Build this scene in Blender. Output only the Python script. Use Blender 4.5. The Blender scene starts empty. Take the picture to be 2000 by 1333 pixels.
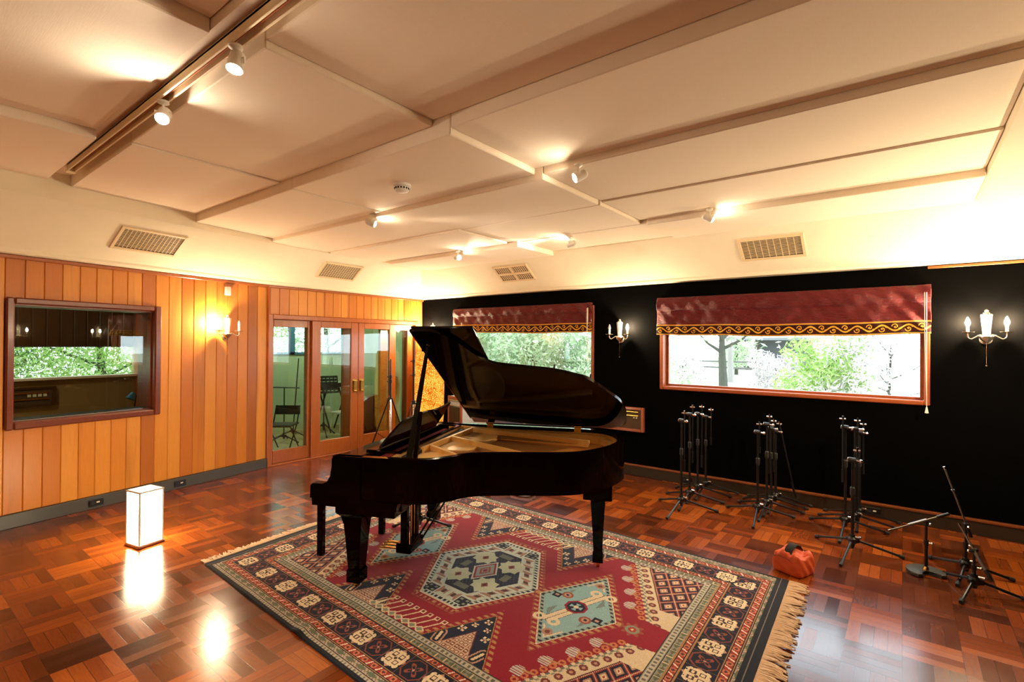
import bpy, bmesh, math, random
import numpy as np
from mathutils import Vector, Matrix
random.seed(7); RNG = np.random.default_rng(11)
SC = bpy.context.scene
COL = SC.collection
PI = math.pi
def R(d): return math.radians(d)

# ------------------------------------------------------------ tagging
def put(o, parent=None):
    COL.objects.link(o)
    if parent is not None: o.parent = parent
    return o
def tag(o, label=None, cat=None, group=None, kind=None):
    if label: o['label'] = label
    if cat: o['category'] = cat
    if group: o['group'] = group
    if kind: o['kind'] = kind
    return o
def thing(name, label, cat, loc=(0, 0, 0), rz=0.0, group=None):
    o = bpy.data.objects.new(name, None); put(o)
    o.empty_display_size = 0.1
    o.location = loc; o.rotation_euler = (0, 0, rz)
    return tag(o, label, cat, group)

# ------------------------------------------------------------ mesh builder
class M:
    def __init__(s): s.bm = bmesh.new()
    def _new(s, verts, faces):
        vs = [s.bm.verts.new(v) for v in verts]
        fs = []
        for f in faces:
            try: fs.append(s.bm.faces.new([vs[i] for i in f]))
            except ValueError: pass
        return vs, fs
    def box(s, c, d, rz=0.0, bev=0.0, mat=None, seg=1):
        x, y, z = [v / 2 for v in d]
        P = [(-x,-y,-z),(x,-y,-z),(x,y,-z),(-x,y,-z),(-x,-y,z),(x,-y,z),(x,y,z),(-x,y,z)]
        T = Matrix.Translation(c) @ (mat if mat is not None else Matrix.Rotation(rz, 4, 'Z'))
        vs, fs = s._new([T @ Vector(p) for p in P], [(0,3,2,1),(4,5,6,7),(0,1,5,4),(1,2,6,5),(2,3,7,6),(3,0,4,7)])
        if bev > 0:
            es = list({e for f in fs for e in f.edges})
            bmesh.ops.bevel(s.bm, geom=es, offset=min(bev, min(d) * 0.45), segments=seg, affect='EDGES', profile=0.5)
        return s
    def b2(s, lo, hi, bev=0.0, seg=1):
        return s.box([(a + b) / 2 for a, b in zip(lo, hi)], [abs(b - a) for a, b in zip(lo, hi)], 0, bev, None, seg)
    def tube(s, pts, r, n=8, caps=True):
        pts = [Vector(p) for p in pts]
        rs = r if isinstance(r, (list, tuple)) else [r] * len(pts)
        rings = []; up = None
        for i, p in enumerate(pts):
            if i == 0: t = pts[1] - p
            elif i == len(pts) - 1: t = p - pts[i - 1]
            else: t = (pts[i + 1] - p).normalized() + (p - pts[i - 1]).normalized()
            t.normalize()
            if up is None: up = Vector((0, 0, 1)) if abs(t.z) < 0.9 else Vector((1, 0, 0))
            a = t.cross(up)
            if a.length < 1e-5: a = t.orthogonal()
            a.normalize(); b = t.cross(a).normalized(); up = -b if (-b).dot(up) > 0 else b
            a = t.cross(up).normalized(); b = t.cross(a).normalized()
            rings.append([s.bm.verts.new(p + (a * math.cos(2*PI*k/n) + b * math.sin(2*PI*k/n)) * rs[i]) for k in range(n)])
        for A, B in zip(rings, rings[1:]):
            for k in range(n): s.bm.faces.new([A[k], A[(k+1) % n], B[(k+1) % n], B[k]])
        if caps:
            s.bm.faces.new(rings[0][::-1]); s.bm.faces.new(rings[-1])
        return s
    def cyl(s, p0, p1, r0, r1=None, n=12): return s.tube([p0, p1], [r0, r0 if r1 is None else r1], n)
    def lathe(s, prof, c=(0, 0, 0), n=20, T=None):
        T = Matrix.Translation(c) @ (T if T is not None else Matrix.Identity(4))
        rings = []
        for r, z in prof:
            if r < 1e-5: rings.append([s.bm.verts.new(T @ Vector((0, 0, z)))])
            else: rings.append([s.bm.verts.new(T @ Vector((r*math.cos(2*PI*k/n), r*math.sin(2*PI*k/n), z))) for k in range(n)])
        for A, B in zip(rings, rings[1:]):
            for k in range(n):
                q = (k + 1) % n
                if len(A) == 1 and len(B) == 1: continue
                if len(A) == 1: s.bm.faces.new([A[0], B[q], B[k]])
                elif len(B) == 1: s.bm.faces.new([A[k], A[q], B[0]])
                else: s.bm.faces.new([A[k], A[q], B[q], B[k]])
        return s
    def sph(s, c, r, n=12, sz=1.0):
        m = max(4, n // 2)
        return s.lathe([(r * math.sin(PI*i/m) if 0 < i < m else 0, -r * sz * math.cos(PI*i/m)) for i in range(m + 1)], c, n)
    def prism(s, pts, z0, z1, T=None, bev=0.0):
        T = T if T is not None else Matrix.Identity(4)
        n = len(pts)
        lo = [s.bm.verts.new(T @ Vector((p[0], p[1], z0))) for p in pts]
        hi = [s.bm.verts.new(T @ Vector((p[0], p[1], z1))) for p in pts]
        a = s.bm.faces.new(lo[::-1]); b = s.bm.faces.new(hi); fs = [a, b]
        for k in range(n): fs.append(s.bm.faces.new([lo[k], lo[(k+1) % n], hi[(k+1) % n], hi[k]]))
        if bev > 0:
            es = list(a.edges) + list(b.edges)
            bmesh.ops.bevel(s.bm, geom=es, offset=bev, segments=2, affect='EDGES', profile=0.5)
        return s
    def ring(s, outer, inner, z0, z1):      # closed band between two outlines of equal count
        n = len(outer); V = []
        for P, z in ((outer, z0), (outer, z1), (inner, z1), (inner, z0)):
            V.append([s.bm.verts.new((p[0], p[1], z)) for p in P])
        for A, B in zip(V, V[1:] + V[:1]):
            for k in range(n): s.bm.faces.new([A[k], A[(k+1) % n], B[(k+1) % n], B[k]])
        return s
    def band(s, outer, inner, z0, z1):      # open band
        n = len(outer); V = []
        for P, z in ((outer, z0), (outer, z1), (inner, z1), (inner, z0)):
            V.append([s.bm.verts.new((p[0], p[1], z)) for p in P])
        for A, B in zip(V, V[1:] + V[:1]):
            for k in range(n - 1): s.bm.faces.new([A[k], A[k+1], B[k+1], B[k]])
        for k in (0, n - 1): s.bm.faces.new([v[k] for v in V])
        return s
    def quad(s, *P):
        s.bm.faces.new([s.bm.verts.new(p) for p in P]); return s
    def obj(s, name, mat, parent=None, loc=None, rz=None, ang=32, smooth=True):
        bmesh.ops.recalc_face_normals(s.bm, faces=s.bm.faces[:])
        me = bpy.data.meshes.new(name); s.bm.to_mesh(me); s.bm.free()
        if smooth:
            me.shade_smooth(); me.set_sharp_from_angle(angle=R(ang))
        me.materials.append(mat)
        o = bpy.data.objects.new(name, me); put(o, parent)
        if loc is not None: o.location = loc
        if rz is not None: o.rotation_euler = (0, 0, rz)
        return o
def struct(m, name, mat, **k):
    o = m.obj(name, mat, **k); o['kind'] = 'structure'; return o

# ------------------------------------------------------------ materials
def S(r, g, b):
    f = lambda c: (c / 12.92 if c <= 0.04045 else ((c + 0.055) / 1.055) ** 2.4)
    return (f(r / 255), f(g / 255), f(b / 255), 1.0)
class NT:
    def __init__(s, name):
        s.m = bpy.data.materials.new(name); s.m.use_nodes = True
        s.t = s.m.node_tree; s.t.nodes.clear()
        s.out = s.n('ShaderNodeOutputMaterial')
    def n(s, ty, **k):
        o = s.t.nodes.new(ty)
        for a, v in k.items(): setattr(o, a, v)
        return o
    def l(s, a, b): s.t.links.new(a, b)
    def val(s, sock, v):
        if hasattr(v, 'is_linked') or isinstance(v, bpy.types.NodeSocket): s.l(v, sock)
        else: sock.default_value = v
    def math(s, op, a, b=0.0, c=0.0):
        o = s.n('ShaderNodeMath', operation=op)
        s.val(o.inputs[0], a); s.val(o.inputs[1], b); s.val(o.inputs[2], c); return o.outputs[0]
    def mix(s, f, a, b):
        o = s.n('ShaderNodeMix', data_type='RGBA')
        s.val(o.inputs[0], f); s.val(o.inputs[6], a); s.val(o.inputs[7], b); return o.outputs[2]
    def coord(s, kind='Object'): return s.n('ShaderNodeTexCoord').outputs[kind]
    def mapping(s, v, scale=(1, 1, 1), rot=(0, 0, 0), loc=(0, 0, 0)):
        o = s.n('ShaderNodeMapping'); s.l(v, o.inputs[0])
        o.inputs['Scale'].default_value = scale; o.inputs['Rotation'].default_value = rot; o.inputs['Location'].default_value = loc
        return o.outputs[0]
    def noise(s, v, scale=5, detail=3, rough=0.5, dist=0.0, out=0):
        o = s.n('ShaderNodeTexNoise'); s.l(v, o.inputs['Vector'])
        o.inputs['Scale'].default_value = scale; o.inputs['Detail'].default_value = detail
        o.inputs['Roughness'].default_value = rough; o.inputs['Distortion'].default_value = dist
        return o.outputs[out]
    def ramp(s, f, stops):
        o = s.n('ShaderNodeValToRGB'); s.l(f, o.inputs[0]); e = o.color_ramp.elements
        while len(e) < len(stops): e.new(0.5)
        for k, (p, c) in enumerate(stops): e[k].position = p; e[k].color = c
        return o.outputs[0]
    def xyz(s, v):
        o = s.n('ShaderNodeSeparateXYZ'); s.l(v, o.inputs[0]); return o.outputs
    def comb(s, x, y, z):
        o = s.n('ShaderNodeCombineXYZ')
        for i, v in enumerate((x, y, z)): s.val(o.inputs[i], v)
        return o.outputs[0]
    def white(s, v, out=0):
        o = s.n('ShaderNodeTexWhiteNoise', noise_dimensions='3D'); s.l(v, o.inputs['Vector']); return o.outputs[out]
    def bump(s, h, strength=0.3, dist=0.01):
        o = s.n('ShaderNodeBump'); s.l(h, o.inputs['Height'])
        o.inputs['Strength'].default_value = strength; o.inputs['Distance'].default_value = dist
        return o.outputs[0]
    def bsdf(s, col, rough=0.5, metal=0.0, normal=None, coat=0.0, sheen=0.0, spec=0.5, emit=None, estr=0.0, coat_rough=0.03, trans=0.0):
        o = s.n('ShaderNodeBsdfPrincipled')
        s.val(o.inputs['Base Color'], col); s.val(o.inputs['Roughness'], rough); s.val(o.inputs['Metallic'], metal)
        s.val(o.inputs['Specular IOR Level'], spec)
        o.inputs['Coat Weight'].default_value = coat; o.inputs['Coat Roughness'].default_value = coat_rough
        o.inputs['Sheen Weight'].default_value = sheen
        o.inputs['Transmission Weight'].default_value = trans
        if normal is not None: s.l(normal, o.inputs['Normal'])
        if emit is not None:
            s.val(o.inputs['Emission Color'], emit); o.inputs['Emission Strength'].default_value = estr
        s.l(o.outputs[0], s.out.inputs[0]); return o
def plain(name, col, rough=0.5, metal=0.0, var=0.12, scale=30, bumps=0.0, **k):
    t = NT(name); v = t.coord()
    nz = t.noise(v, scale, 4)
    f = t.math('MULTIPLY_ADD', nz, 2 * var, 1 - var)
    o = t.n('ShaderNodeVectorMath', operation='SCALE'); o.inputs[0].default_value = col[:3]; t.l(f, o.inputs['Scale'])
    nm = t.bump(nz, bumps, 0.004) if bumps else None
    t.bsdf(o.outputs[0], rough, metal, nm, **k)
    return t.m
def glow(name, col, strength, diff=(0.8, 0.8, 0.8, 1)):
    t = NT(name)
    t.bsdf(diff, 0.5, emit=col, estr=strength); return t.m
def glass(name, tint, base, edge, haze=0.0):
    t = NT(name)
    tr = t.n('ShaderNodeBsdfTransparent'); tr.inputs[0].default_value = tint
    gl = t.n('ShaderNodeBsdfGlossy'); gl.inputs['Roughness'].default_value = 0.0; gl.inputs[0].default_value = (1, 1, 1, 1)
    lw = t.n('ShaderNodeLayerWeight'); lw.inputs[0].default_value = 0.5
    f = t.math('MULTIPLY_ADD', t.math('POWER', lw.outputs['Facing'], 4.0), edge, base)
    mx = t.n('ShaderNodeMixShader'); t.l(f, mx.inputs[0]); t.l(tr.outputs[0], mx.inputs[1]); t.l(gl.outputs[0], mx.inputs[2])
    t.l(mx.outputs[0], t.out.inputs[0]); return t.m

def wood_boards(name, axis, pitch, off, cols, rough=0.35):
    """timber boards running up z; every board its own tone, grain along z"""
    t = NT(name); v = t.coord(); x, y, z = t.xyz(v)
    a = (x, y, z)[axis]
    idx = t.math('FLOOR', t.math('DIVIDE', t.math('SUBTRACT', a, off), pitch))
    rnd = t.white(t.comb(idx, 3.7, 0.0)); rnd2 = t.white(t.comb(idx, 9.1, 2.0))
    gv = t.comb(t.math('MULTIPLY_ADD', idx, 7.3, t.math('MULTIPLY', a, 22.0)), t.math('MULTIPLY', y if axis == 0 else x, 22.0), t.math('MULTIPLY', z, 1.3))
    g = t.noise(gv, 1.6, 6, 0.6, 0.6)
    fine = t.noise(t.comb(t.math('MULTIPLY', a, 160.0), idx, t.math('MULTIPLY', z, 6.0)), 1.0, 3)
    broad = t.noise(t.comb(t.math('MULTIPLY_ADD', idx, 3.3, t.math('MULTIPLY', a, 9.0)), 0.0, t.math('MULTIPLY', z, 0.55)), 1.0, 2)
    c0 = t.ramp(rnd, [(0.0, cols[0]), (0.45, cols[1]), (0.8, cols[2]), (1.0, cols[3])])
    stripe = t.math('MULTIPLY', t.ramp(broad, [(0.5, (0, 0, 0, 1)), (0.72, (1, 1, 1, 1))]), t.math('GREATER_THAN', rnd2, 0.5))
    c1 = t.mix(t.math('MULTIPLY', stripe, 0.7), c0, cols[3])
    c2 = t.mix(t.math('MULTIPLY', g, 0.55), c1, cols[2])
    sc = t.n('ShaderNodeVectorMath', operation='SCALE'); t.l(c2, sc.inputs[0]); t.l(t.math('MULTIPLY_ADD', fine, 0.3, 0.86), sc.inputs['Scale'])
    t.bsdf(sc.outputs[0], rough, 0, t.bump(fine, 0.08, 0.002), spec=0.4)
    return t.m
def wood_plain(name, ca, cb, axis=2, rough=0.3, scale=1.0, coat=0.2):
    t = NT(name); v = t.coord()
    sc = [14 * scale] * 3; sc[axis] = 1.0 * scale
    g = t.noise(t.mapping(v, sc), 2.2, 6, 0.62, 0.8)
    f = t.noise(t.mapping(v, [s * 6 for s in sc]), 2.0, 2)
    c = t.mix(g, ca, cb)
    o = t.n('ShaderNodeVectorMath', operation='SCALE'); t.l(c, o.inputs[0]); t.l(t.math('MULTIPLY_ADD', f, 0.35, 0.82), o.inputs['Scale'])
    t.bsdf(o.outputs[0], rough, 0, t.bump(f, 0.05, 0.002), coat=coat, coat_rough=0.12); return t.m

MAT = {}
def build_materials():
    A = MAT
    # ceiling cloth: plain woven cream
    t = NT('ceiling_cloth'); v = t.coord()
    w = t.math('ADD', t.noise(t.mapping(v, (260, 14, 1)), 1, 2), t.noise(t.mapping(v, (14, 260, 1)), 1, 2))
    c = t.mix(t.math('MULTIPLY', w, 0.5), S(240, 222, 198), S(250, 236, 216))
    t.bsdf(c, 0.9, 0, t.bump(w, 0.12, 0.003), spec=0.1); A['cloth'] = t.m
    A['plaster'] = plain('cream_plaster', S(246, 234, 206), 0.75, var=0.04, scale=6, bumps=0.05)
    A['boards'] = wood_boards('cedar_boards', 0, 0.1425, -4.0, [S(228, 156, 62), S(216, 138, 46), S(196, 114, 36), S(146, 80, 30)])
    A['boards_y'] = wood_boards('cedar_boards_return', 1, 0.1425, 3.53, [S(222, 150, 62), S(208, 132, 46), S(192, 114, 38), S(160, 90, 34)])
    A['joinery'] = wood_plain('red_cedar_joinery', S(184, 102, 40), S(142, 70, 28), 2, 0.3)
    A['joinery_h'] = wood_plain('red_cedar_rail', S(184, 102, 40), S(142, 70, 28), 1, 0.3)
    A['frame'] = wood_plain('mahogany_frame', S(128, 58, 30), S(96, 38, 20), 1, 0.28)
    A['frame_x'] = wood_plain('oiled_window_frame', S(176, 92, 48), S(140, 66, 34), 0, 0.35)
    A['black_wall'] = plain('black_wall_cloth', (0.0016, 0.0014, 0.0013, 1), 0.95, var=0.3, scale=120, bumps=0.1, spec=0.03)
    A['skirt_l'] = plain('charcoal_skirting', S(72, 70, 66), 0.4, var=0.1, scale=8)
    A['skirt_b'] = plain('dark_skirting', S(48, 38, 26), 0.45, var=0.15, scale=8)
    A['bead'] = wood_plain('skirting_bead', S(150, 84, 40), S(104, 52, 24), 0, 0.35)
    A['copper'] = plain('copper_strip', S(190, 110, 60), 0.35, 0.6)
    # parquet: square blocks of four fingers, turned by turns
    t = NT('jarrah_parquet'); v = t.coord(); x, y, z = t.xyz(v)
    T = 0.272
    u = t.math('DIVIDE', x, T); w = t.math('DIVIDE', t.math('SUBTRACT', y, 0.10), T)
    iu = t.math('FLOOR', u); iw = t.math('FLOOR', w); fu = t.math('FRACT', u); fw = t.math('FRACT', w)
    par = t.math('FLOORED_MODULO', t.math('ADD', iu, iw), 2.0)
    across = t.math('ADD', t.math('MULTIPLY', fu, t.math('SUBTRACT', 1.0, par)), t.math('MULTIPLY', fw, par))
    along = t.math('ADD', t.math('MULTIPLY', fw, t.math('SUBTRACT', 1.0, par)), t.math('MULTIPLY', fu, par))
    s4 = t.math('MULTIPLY', across, 4.0); si = t.math('FLOOR', s4); sf = t.math('FRACT', s4)
    seed = t.comb(iu, iw, si); r1 = t.white(seed)
    blk = t.white(t.comb(iu, iw, 77.0))
    tone = t.math('MULTIPLY_ADD', blk, 0.6, t.math('MULTIPLY', r1, 0.4))
    c0 = t.ramp(tone, [(0.12, S(72, 32, 13)), (0.36, S(106, 50, 18)), (0.6, S(144, 66, 20)), (0.85, S(182, 94, 30))])
    gv = t.comb(t.math('MULTIPLY_ADD', r1, 40.0, t.math('MULTIPLY', across, 16.0)), t.math('MULTIPLY', along, 1.6), t.math('MULTIPLY', t.math('ADD', iu, t.math('MULTIPLY', iw, 3.1)), 1.7))
    g = t.noise(gv, 1.8, 2, 0.5, 0.7)
    c1 = t.mix(t.math('MULTIPLY', g, 0.55), c0, S(80, 33, 15))
    e = t.math('MINIMUM', t.math('MINIMUM', sf, t.math('SUBTRACT', 1.0, sf)), t.math('MULTIPLY', t.math('MINIMUM', along, t.math('SUBTRACT', 1.0, along)), 4.0))
    joint = t.math('LESS_THAN', e, 0.022)
    c2 = t.mix(t.math('MULTIPLY', joint, 0.65), c1, S(40, 18, 10))
    wear = t.noise(v, 2.2, 5, 0.6)
    rough = t.math('MULTIPLY_ADD', wear, 0.16, t.math('MULTIPLY_ADD', r1, 0.05, 0.09))
    h = t.math('ADD', t.math('MULTIPLY', t.noise(t.mapping(v, (5, 5, 5)), 1, 3), 0.5), t.math('MULTIPLY', r1, 0.35))
    h = t.math('SUBTRACT', h, t.math('MULTIPLY', joint, 0.5))
    t.bsdf(c2, rough, 0, t.bump(h, 0.10, 0.0025), spec=0.55); A['parquet'] = t.m
    A['piano'] = plain('black_piano_lacquer', (0.004, 0.0016, 0.0014, 1), 0.07, var=0.1, scale=3, spec=0.13)
    A['gold'] = plain('gilded_iron', S(240, 192, 112), 0.42, 0.12, var=0.08, scale=14, bumps=0.05)
    A['brass'] = plain('polished_brass', S(214, 164, 78), 0.22, 1.0, var=0.05)
    A['spruce'] = wood_plain('soundboard', S(236, 166, 84), S(206, 128, 56), 0, 0.4)
    A['wire'] = plain('string_steel', S(176, 150, 120), 0.3, 0.9, var=0.1, scale=200)
    A['felt'] = plain('red_felt', S(120, 20, 20), 0.95, var=0.2, scale=90)
    A['ivory'] = plain('ivory_keys', S(236, 230, 214), 0.25, var=0.03)
    A['ebony'] = plain('ebony_keys', (0.01, 0.01, 0.01, 1), 0.3)
    A['black'] = plain('black_enamel', (0.012, 0.012, 0.013, 1), 0.32, 0.2, var=0.2)
    A['rubber'] = plain('black_rubber', (0.018, 0.017, 0.016, 1), 0.7, var=0.2)
    A['cast'] = plain('grey_cast_iron', S(58, 56, 48), 0.5, 0.2, var=0.15, bumps=0.1)
    A['chrome'] = plain('chrome', S(225, 228, 232), 0.14, 1.0, var=0.03)
    A['steel'] = plain('brushed_steel', S(150, 150, 150), 0.3, 0.9)
    A['silver'] = plain('silver_plate', S(226, 214, 196), 0.18, 0.9, var=0.04)
    A['crystal'] = plain('cut_crystal', S(250, 244, 232), 0.06, 0.0, var=0.02, trans=0.75)
    A['candle'] = plain('candle_sleeve', S(238, 226, 200), 0.5, var=0.03)
    A['white'] = plain('white_enamel', S(236, 228, 214), 0.35, var=0.03)
    A['white_mat'] = plain('white_plastic', S(240, 234, 222), 0.55, var=0.02)
    A['vent'] = plain('cream_vent', S(232, 208, 166), 0.5, var=0.05)
    A['vent_shade'] = plain('painted_vent_shade', S(16, 11, 7), 0.8, var=0.1)
    A['bulb'] = glow('lit_candle_bulb', (1.0, 0.79, 0.51, 1), 2400.0)
    A['bulb_off'] = plain('unlit_bulb_glass', S(235, 230, 215), 0.08, var=0.02, trans=0.6)
    A['halogen'] = glow('lit_halogen_bulb', (1.0, 0.86, 0.66, 1), 1500.0)
    A['halogen_dim'] = glow('spot_lens', (1.0, 0.84, 0.62, 1), 450.0)
    A['lampshade'] = glow('lit_paper_shade', (1.0, 0.80, 0.50, 1), 26.0, S(240, 230, 210))
    A['glass'] = glass('window_glass', (0.97, 0.99, 0.98, 1), 0.05, 0.75)
    A['studio_glass'] = glass('studio_glass', (0.86, 0.93, 0.89, 1), 0.055, 0.6)
    A['mirror_glass'] = glass('tinted_studio_glass', (0.80, 0.86, 0.80, 1), 0.065, 0.6)
    A['velvet'] = None
    t = NT('red_velvet'); v = t.coord()
    cr = t.noise(t.mapping(v, (9, 9, 26)), 1.2, 6, 0.65, 1.4)
    cr2 = t.noise(t.mapping(v, (40, 40, 90)), 1.0, 4, 0.6, 0.6)
    c = t.mix(cr, S(62, 3, 7), S(116, 8, 14))
    t.bsdf(c, 0.45, 0, t.bump(t.math('ADD', cr, t.math('MULTIPLY', cr2, 0.35)), 0.9, 0.02), sheen=0.1, spec=0.25); A['velvet'] = t.m
    A['orange'] = plain('orange_canvas', S(214, 84, 34), 0.6, var=0.12, scale=25, bumps=0.15)
    A['black_cloth'] = plain('black_webbing', S(28, 27, 27), 0.8, var=0.2, scale=60)
    A['wool'] = None
    t = NT('knotted_wool'); at = t.n('ShaderNodeAttribute', attribute_name='knot'); v = t.coord()
    nz = t.noise(v, 260, 2); f = t.math('MULTIPLY_ADD', nz, 0.5, 0.75)
    o = t.n('ShaderNodeVectorMath', operation='SCALE'); t.l(at.outputs['Color'], o.inputs[0]); t.l(f, o.inputs['Scale'])
    t.bsdf(o.outputs[0], 0.95, 0, t.bump(nz, 0.25, 0.003), sheen=0.15, spec=0.1); A['wool'] = t.m
    A['fringe'] = plain('wool_fringe', S(244, 214, 180), 0.95, var=0.2, scale=50)
    A['bark'] = plain('dark_bark', S(66, 66, 56), 0.9, var=0.3, scale=12, bumps=0.4)
    A['bark_pale'] = plain('pale_bark', S(130, 126, 122), 0.85, var=0.15, scale=8, bumps=0.2)
    def leaf(name, a, b):
        t = NT(name); at = t.n('ShaderNodeAttribute', attribute_name='knot')
        c = t.mix(at.outputs['Fac'], a, b)
        d = t.n('ShaderNodeBsdfDiffuse'); t.l(c, d.inputs[0])
        tr = t.n('ShaderNodeBsdfTranslucent'); t.l(c, tr.inputs[0])
        mx = t.n('ShaderNodeMixShader'); mx.inputs[0].default_value = 0.45
        t.l(d.outputs[0], mx.inputs[1]); t.l(tr.outputs[0], mx.inputs[2]); t.l(mx.outputs[0], t.out.inputs[0]); return t.m
    A['leaf_a'] = leaf('grey_green_leaves', S(140, 166, 122), S(206, 214, 190))
    A['leaf_b'] = leaf('bright_leaves', S(122, 160, 72), S(186, 204, 140))
    A['leaf_c'] = leaf('pale_blossom_leaves', S(176, 170, 170), S(216, 210, 206))
    A['leaf_d'] = leaf('dark_leaves', S(70, 96, 56), S(120, 140, 90))
    A['grass'] = plain('dry_lawn', S(168, 170, 150), 0.95, var=0.12, scale=3)
    A['booth'] = plain('pale_green_wall', S(196, 208, 176), 0.8, var=0.04, scale=4)
    A['carpet'] = plain('patterned_carpet', S(176, 158, 112), 0.95, var=0.55, scale=9)
    A['dark_room'] = plain('brown_panel', S(150, 124, 84), 0.7, var=0.12, scale=4)
    A['dark_wood'] = wood_plain('dark_panelling', S(86, 54, 30), S(58, 34, 18), 2, 0.4)
    A['blue_frame'] = plain('blue_window_frame', S(60, 118, 150), 0.5)
    A['grille'] = plain('brown_grille', S(84, 62, 40), 0.7, var=0.25, scale=120)
    A['maroon'] = plain('maroon_varnish', S(104, 44, 34), 0.3, var=0.12, scale=6, coat=0.3)
    A['red_paint'] = plain('red_paint', S(190, 30, 28), 0.3)
    A['cab_side'] = plain('pale_laminate', S(206, 210, 214), 0.4)
    A['case_white'] = plain('pale_vinyl', S(236, 222, 204), 0.4)
    A['cym'] = plain('white_cable', S(232, 224, 208), 0.4)
    A['ground'] = A['grass']
    A['shed'] = plain('pale_weatherboard', S(100, 102, 104), 0.8, var=0.05)
    A['fence'] = plain('weathered_rail', S(84, 82, 78), 0.85)
    # amber lamp: speckled fibre shade lit from within
    t = NT('amber_fibre_shade'); v = t.coord()
    vo = t.n('ShaderNodeTexVoronoi', feature='DISTANCE_TO_EDGE'); t.l(v, vo.inputs['Vector']); vo.inputs['Scale'].default_value = 34
    nz = t.noise(v, 5, 4); k = t.math('ADD', t.math('MULTIPLY', vo.outputs[0], 2.2), t.math('MULTIPLY', nz, 0.8))
    c = t.ramp(k, [(0.34, S(150, 48, 4)), (0.5, S(222, 104, 10)), (0.7, S(250, 160, 30)), (0.95, S(255, 214, 100))])
    t.bsdf(S(120, 60, 20), 0.9, emit=c, estr=0.95, spec=0.1); A['amber'] = t.m
build_materials()
SKY = 6.5; EXPO = 0.33
# ------------------------------------------------------------ setting
A = MAT
DX = -7.03           # wall with the sliding doors
BY = 6.42            # black wall
RX = 1.12            # right wall, beside the camera
FY = -1.5            # wall behind the camera
KY = 3.531           # where the panelled wall bends
LA = R(9.7913)
WH = 2.545
LROT = R(90) + LA    # local x runs along the panelled wall towards the bend, local -y into the room
KINK = (DX, KY, 0)
def lw(t, d, z):     # point on the panelled wall: t along, d into the room
    L = (-math.sin(LA), math.cos(LA)); n = (math.cos(LA), math.sin(LA))
    return (DX + L[0]*t + n[0]*d, KY + L[1]*t + n[1]*d, z)
TF = -5.12           # t where the panelled wall meets the wall behind the camera

m = M(); m.b2((-7.4, FY - 0.2, -0.12), (RX + 0.2, BY + 0.2, 0.0)); struct(m, 'floor', A['parquet'])

# --- panelled wall (left): backing with an opening, boards in front
def holes_wall(m, a0, a1, z0, z1, holes, fn):
    """rectangles around the openings; fn(a0,a1,z0,z1) adds one piece"""
    cuts = sorted({a0, a1} | {h[0] for h in holes} | {h[1] for h in holes})
    for p, q in zip(cuts, cuts[1:]):
        mid = (p + q) / 2; hs = [h for h in holes if h[0] < mid < h[1]]
        if not hs: fn(p, q, z0, z1)
        else:
            h = hs[0]
            if h[2] > z0: fn(p, q, z0, h[2])
            if h[3] < z1: fn(p, q, h[3], z1)
HL = [(-2.67, -1.44, 0.96, 2.10)]
m = M()
holes_wall(m, TF, 0.0, 0.0, WH + 0.1, HL, lambda a, b, c, d: m.b2((a, 0.02, c), (b, 0.16, d)))
n0 = int(math.floor((TF + 4.0) / 0.1425)) - 1
for i in range(n0, 29):
    a = -4.0 + i * 0.1425; b = min(a + 0.1425, 0.0)
    if b <= TF or a >= -0.005: continue
    a = max(a, TF)
    segs = [(0.13, WH)]
    if b > -2.67 and a < -1.44: segs = [(0.13, 0.955), (2.105, WH)]
    for c, d in segs: m.b2((a + 0.0006, 0.0, c), (b - 0.0006, 0.021, d), 0.006)
W_LEFT = struct(m, 'wall_left', A['boards'], loc=KINK, rz=LROT)
m = M(); m.b2((TF, -0.022, 0.0), (0.0, 0.02, 0.128), 0.004); struct(m, 'baseboard_left', A['skirt_l'], loc=KINK, rz=LROT)
m = M(); m.b2((TF, -0.03, WH - 0.035), (0.0, 0.02, WH + 0.0), 0.006); struct(m, 'trim_1', A['joinery_h'], loc=KINK, rz=LROT)
m = M(); m.b2((-0.004, -0.03, 0.13), (0.03, 0.10, WH), 0.004); struct(m, 'trim_2', A['joinery'], loc=KINK, rz=LROT)

# --- studio window in the panelled wall
m = M()
o_, i_ = (-2.715, -1.385, 0.91, 2.15), (-2.655, -1.455, 0.975, 2.09)
def frame_pieces(m, o, i, y0, y1, bev):
    m.b2((o[0], y0, o[2]), (i[0], y1, o[3]), bev); m.b2((i[1], y0, o[2]), (o[1], y1, o[3]), bev)
    m.b2((i[0], y0, o[2]), (i[1], y1, i[2]), bev); m.b2((i[0], y0, i[3]), (i[1], y1, o[3]), bev)
frame_pieces(m, o_, i_, -0.035, 0.03, 0.012)
frame_pieces(m, (-2.67, -1.44, 0.96, 2.10), (-2.64, -1.47, 0.985, 2.075), 0.03, 0.30, 0.004)
W1 = struct(m, 'window_1', A['frame'], loc=KINK, rz=LROT)
m = M(); m.box((-2.055, 0.10, 1.53), (1.18, 0.008, 1.10)); m.obj('glass_pane', A['mirror_glass'], W1)
m = M(); m.b2((-2.64, 0.10, 0.975), (-1.47, 0.29, 0.990)); m.obj('felt_sill', A['black_cloth'], W1)

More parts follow.
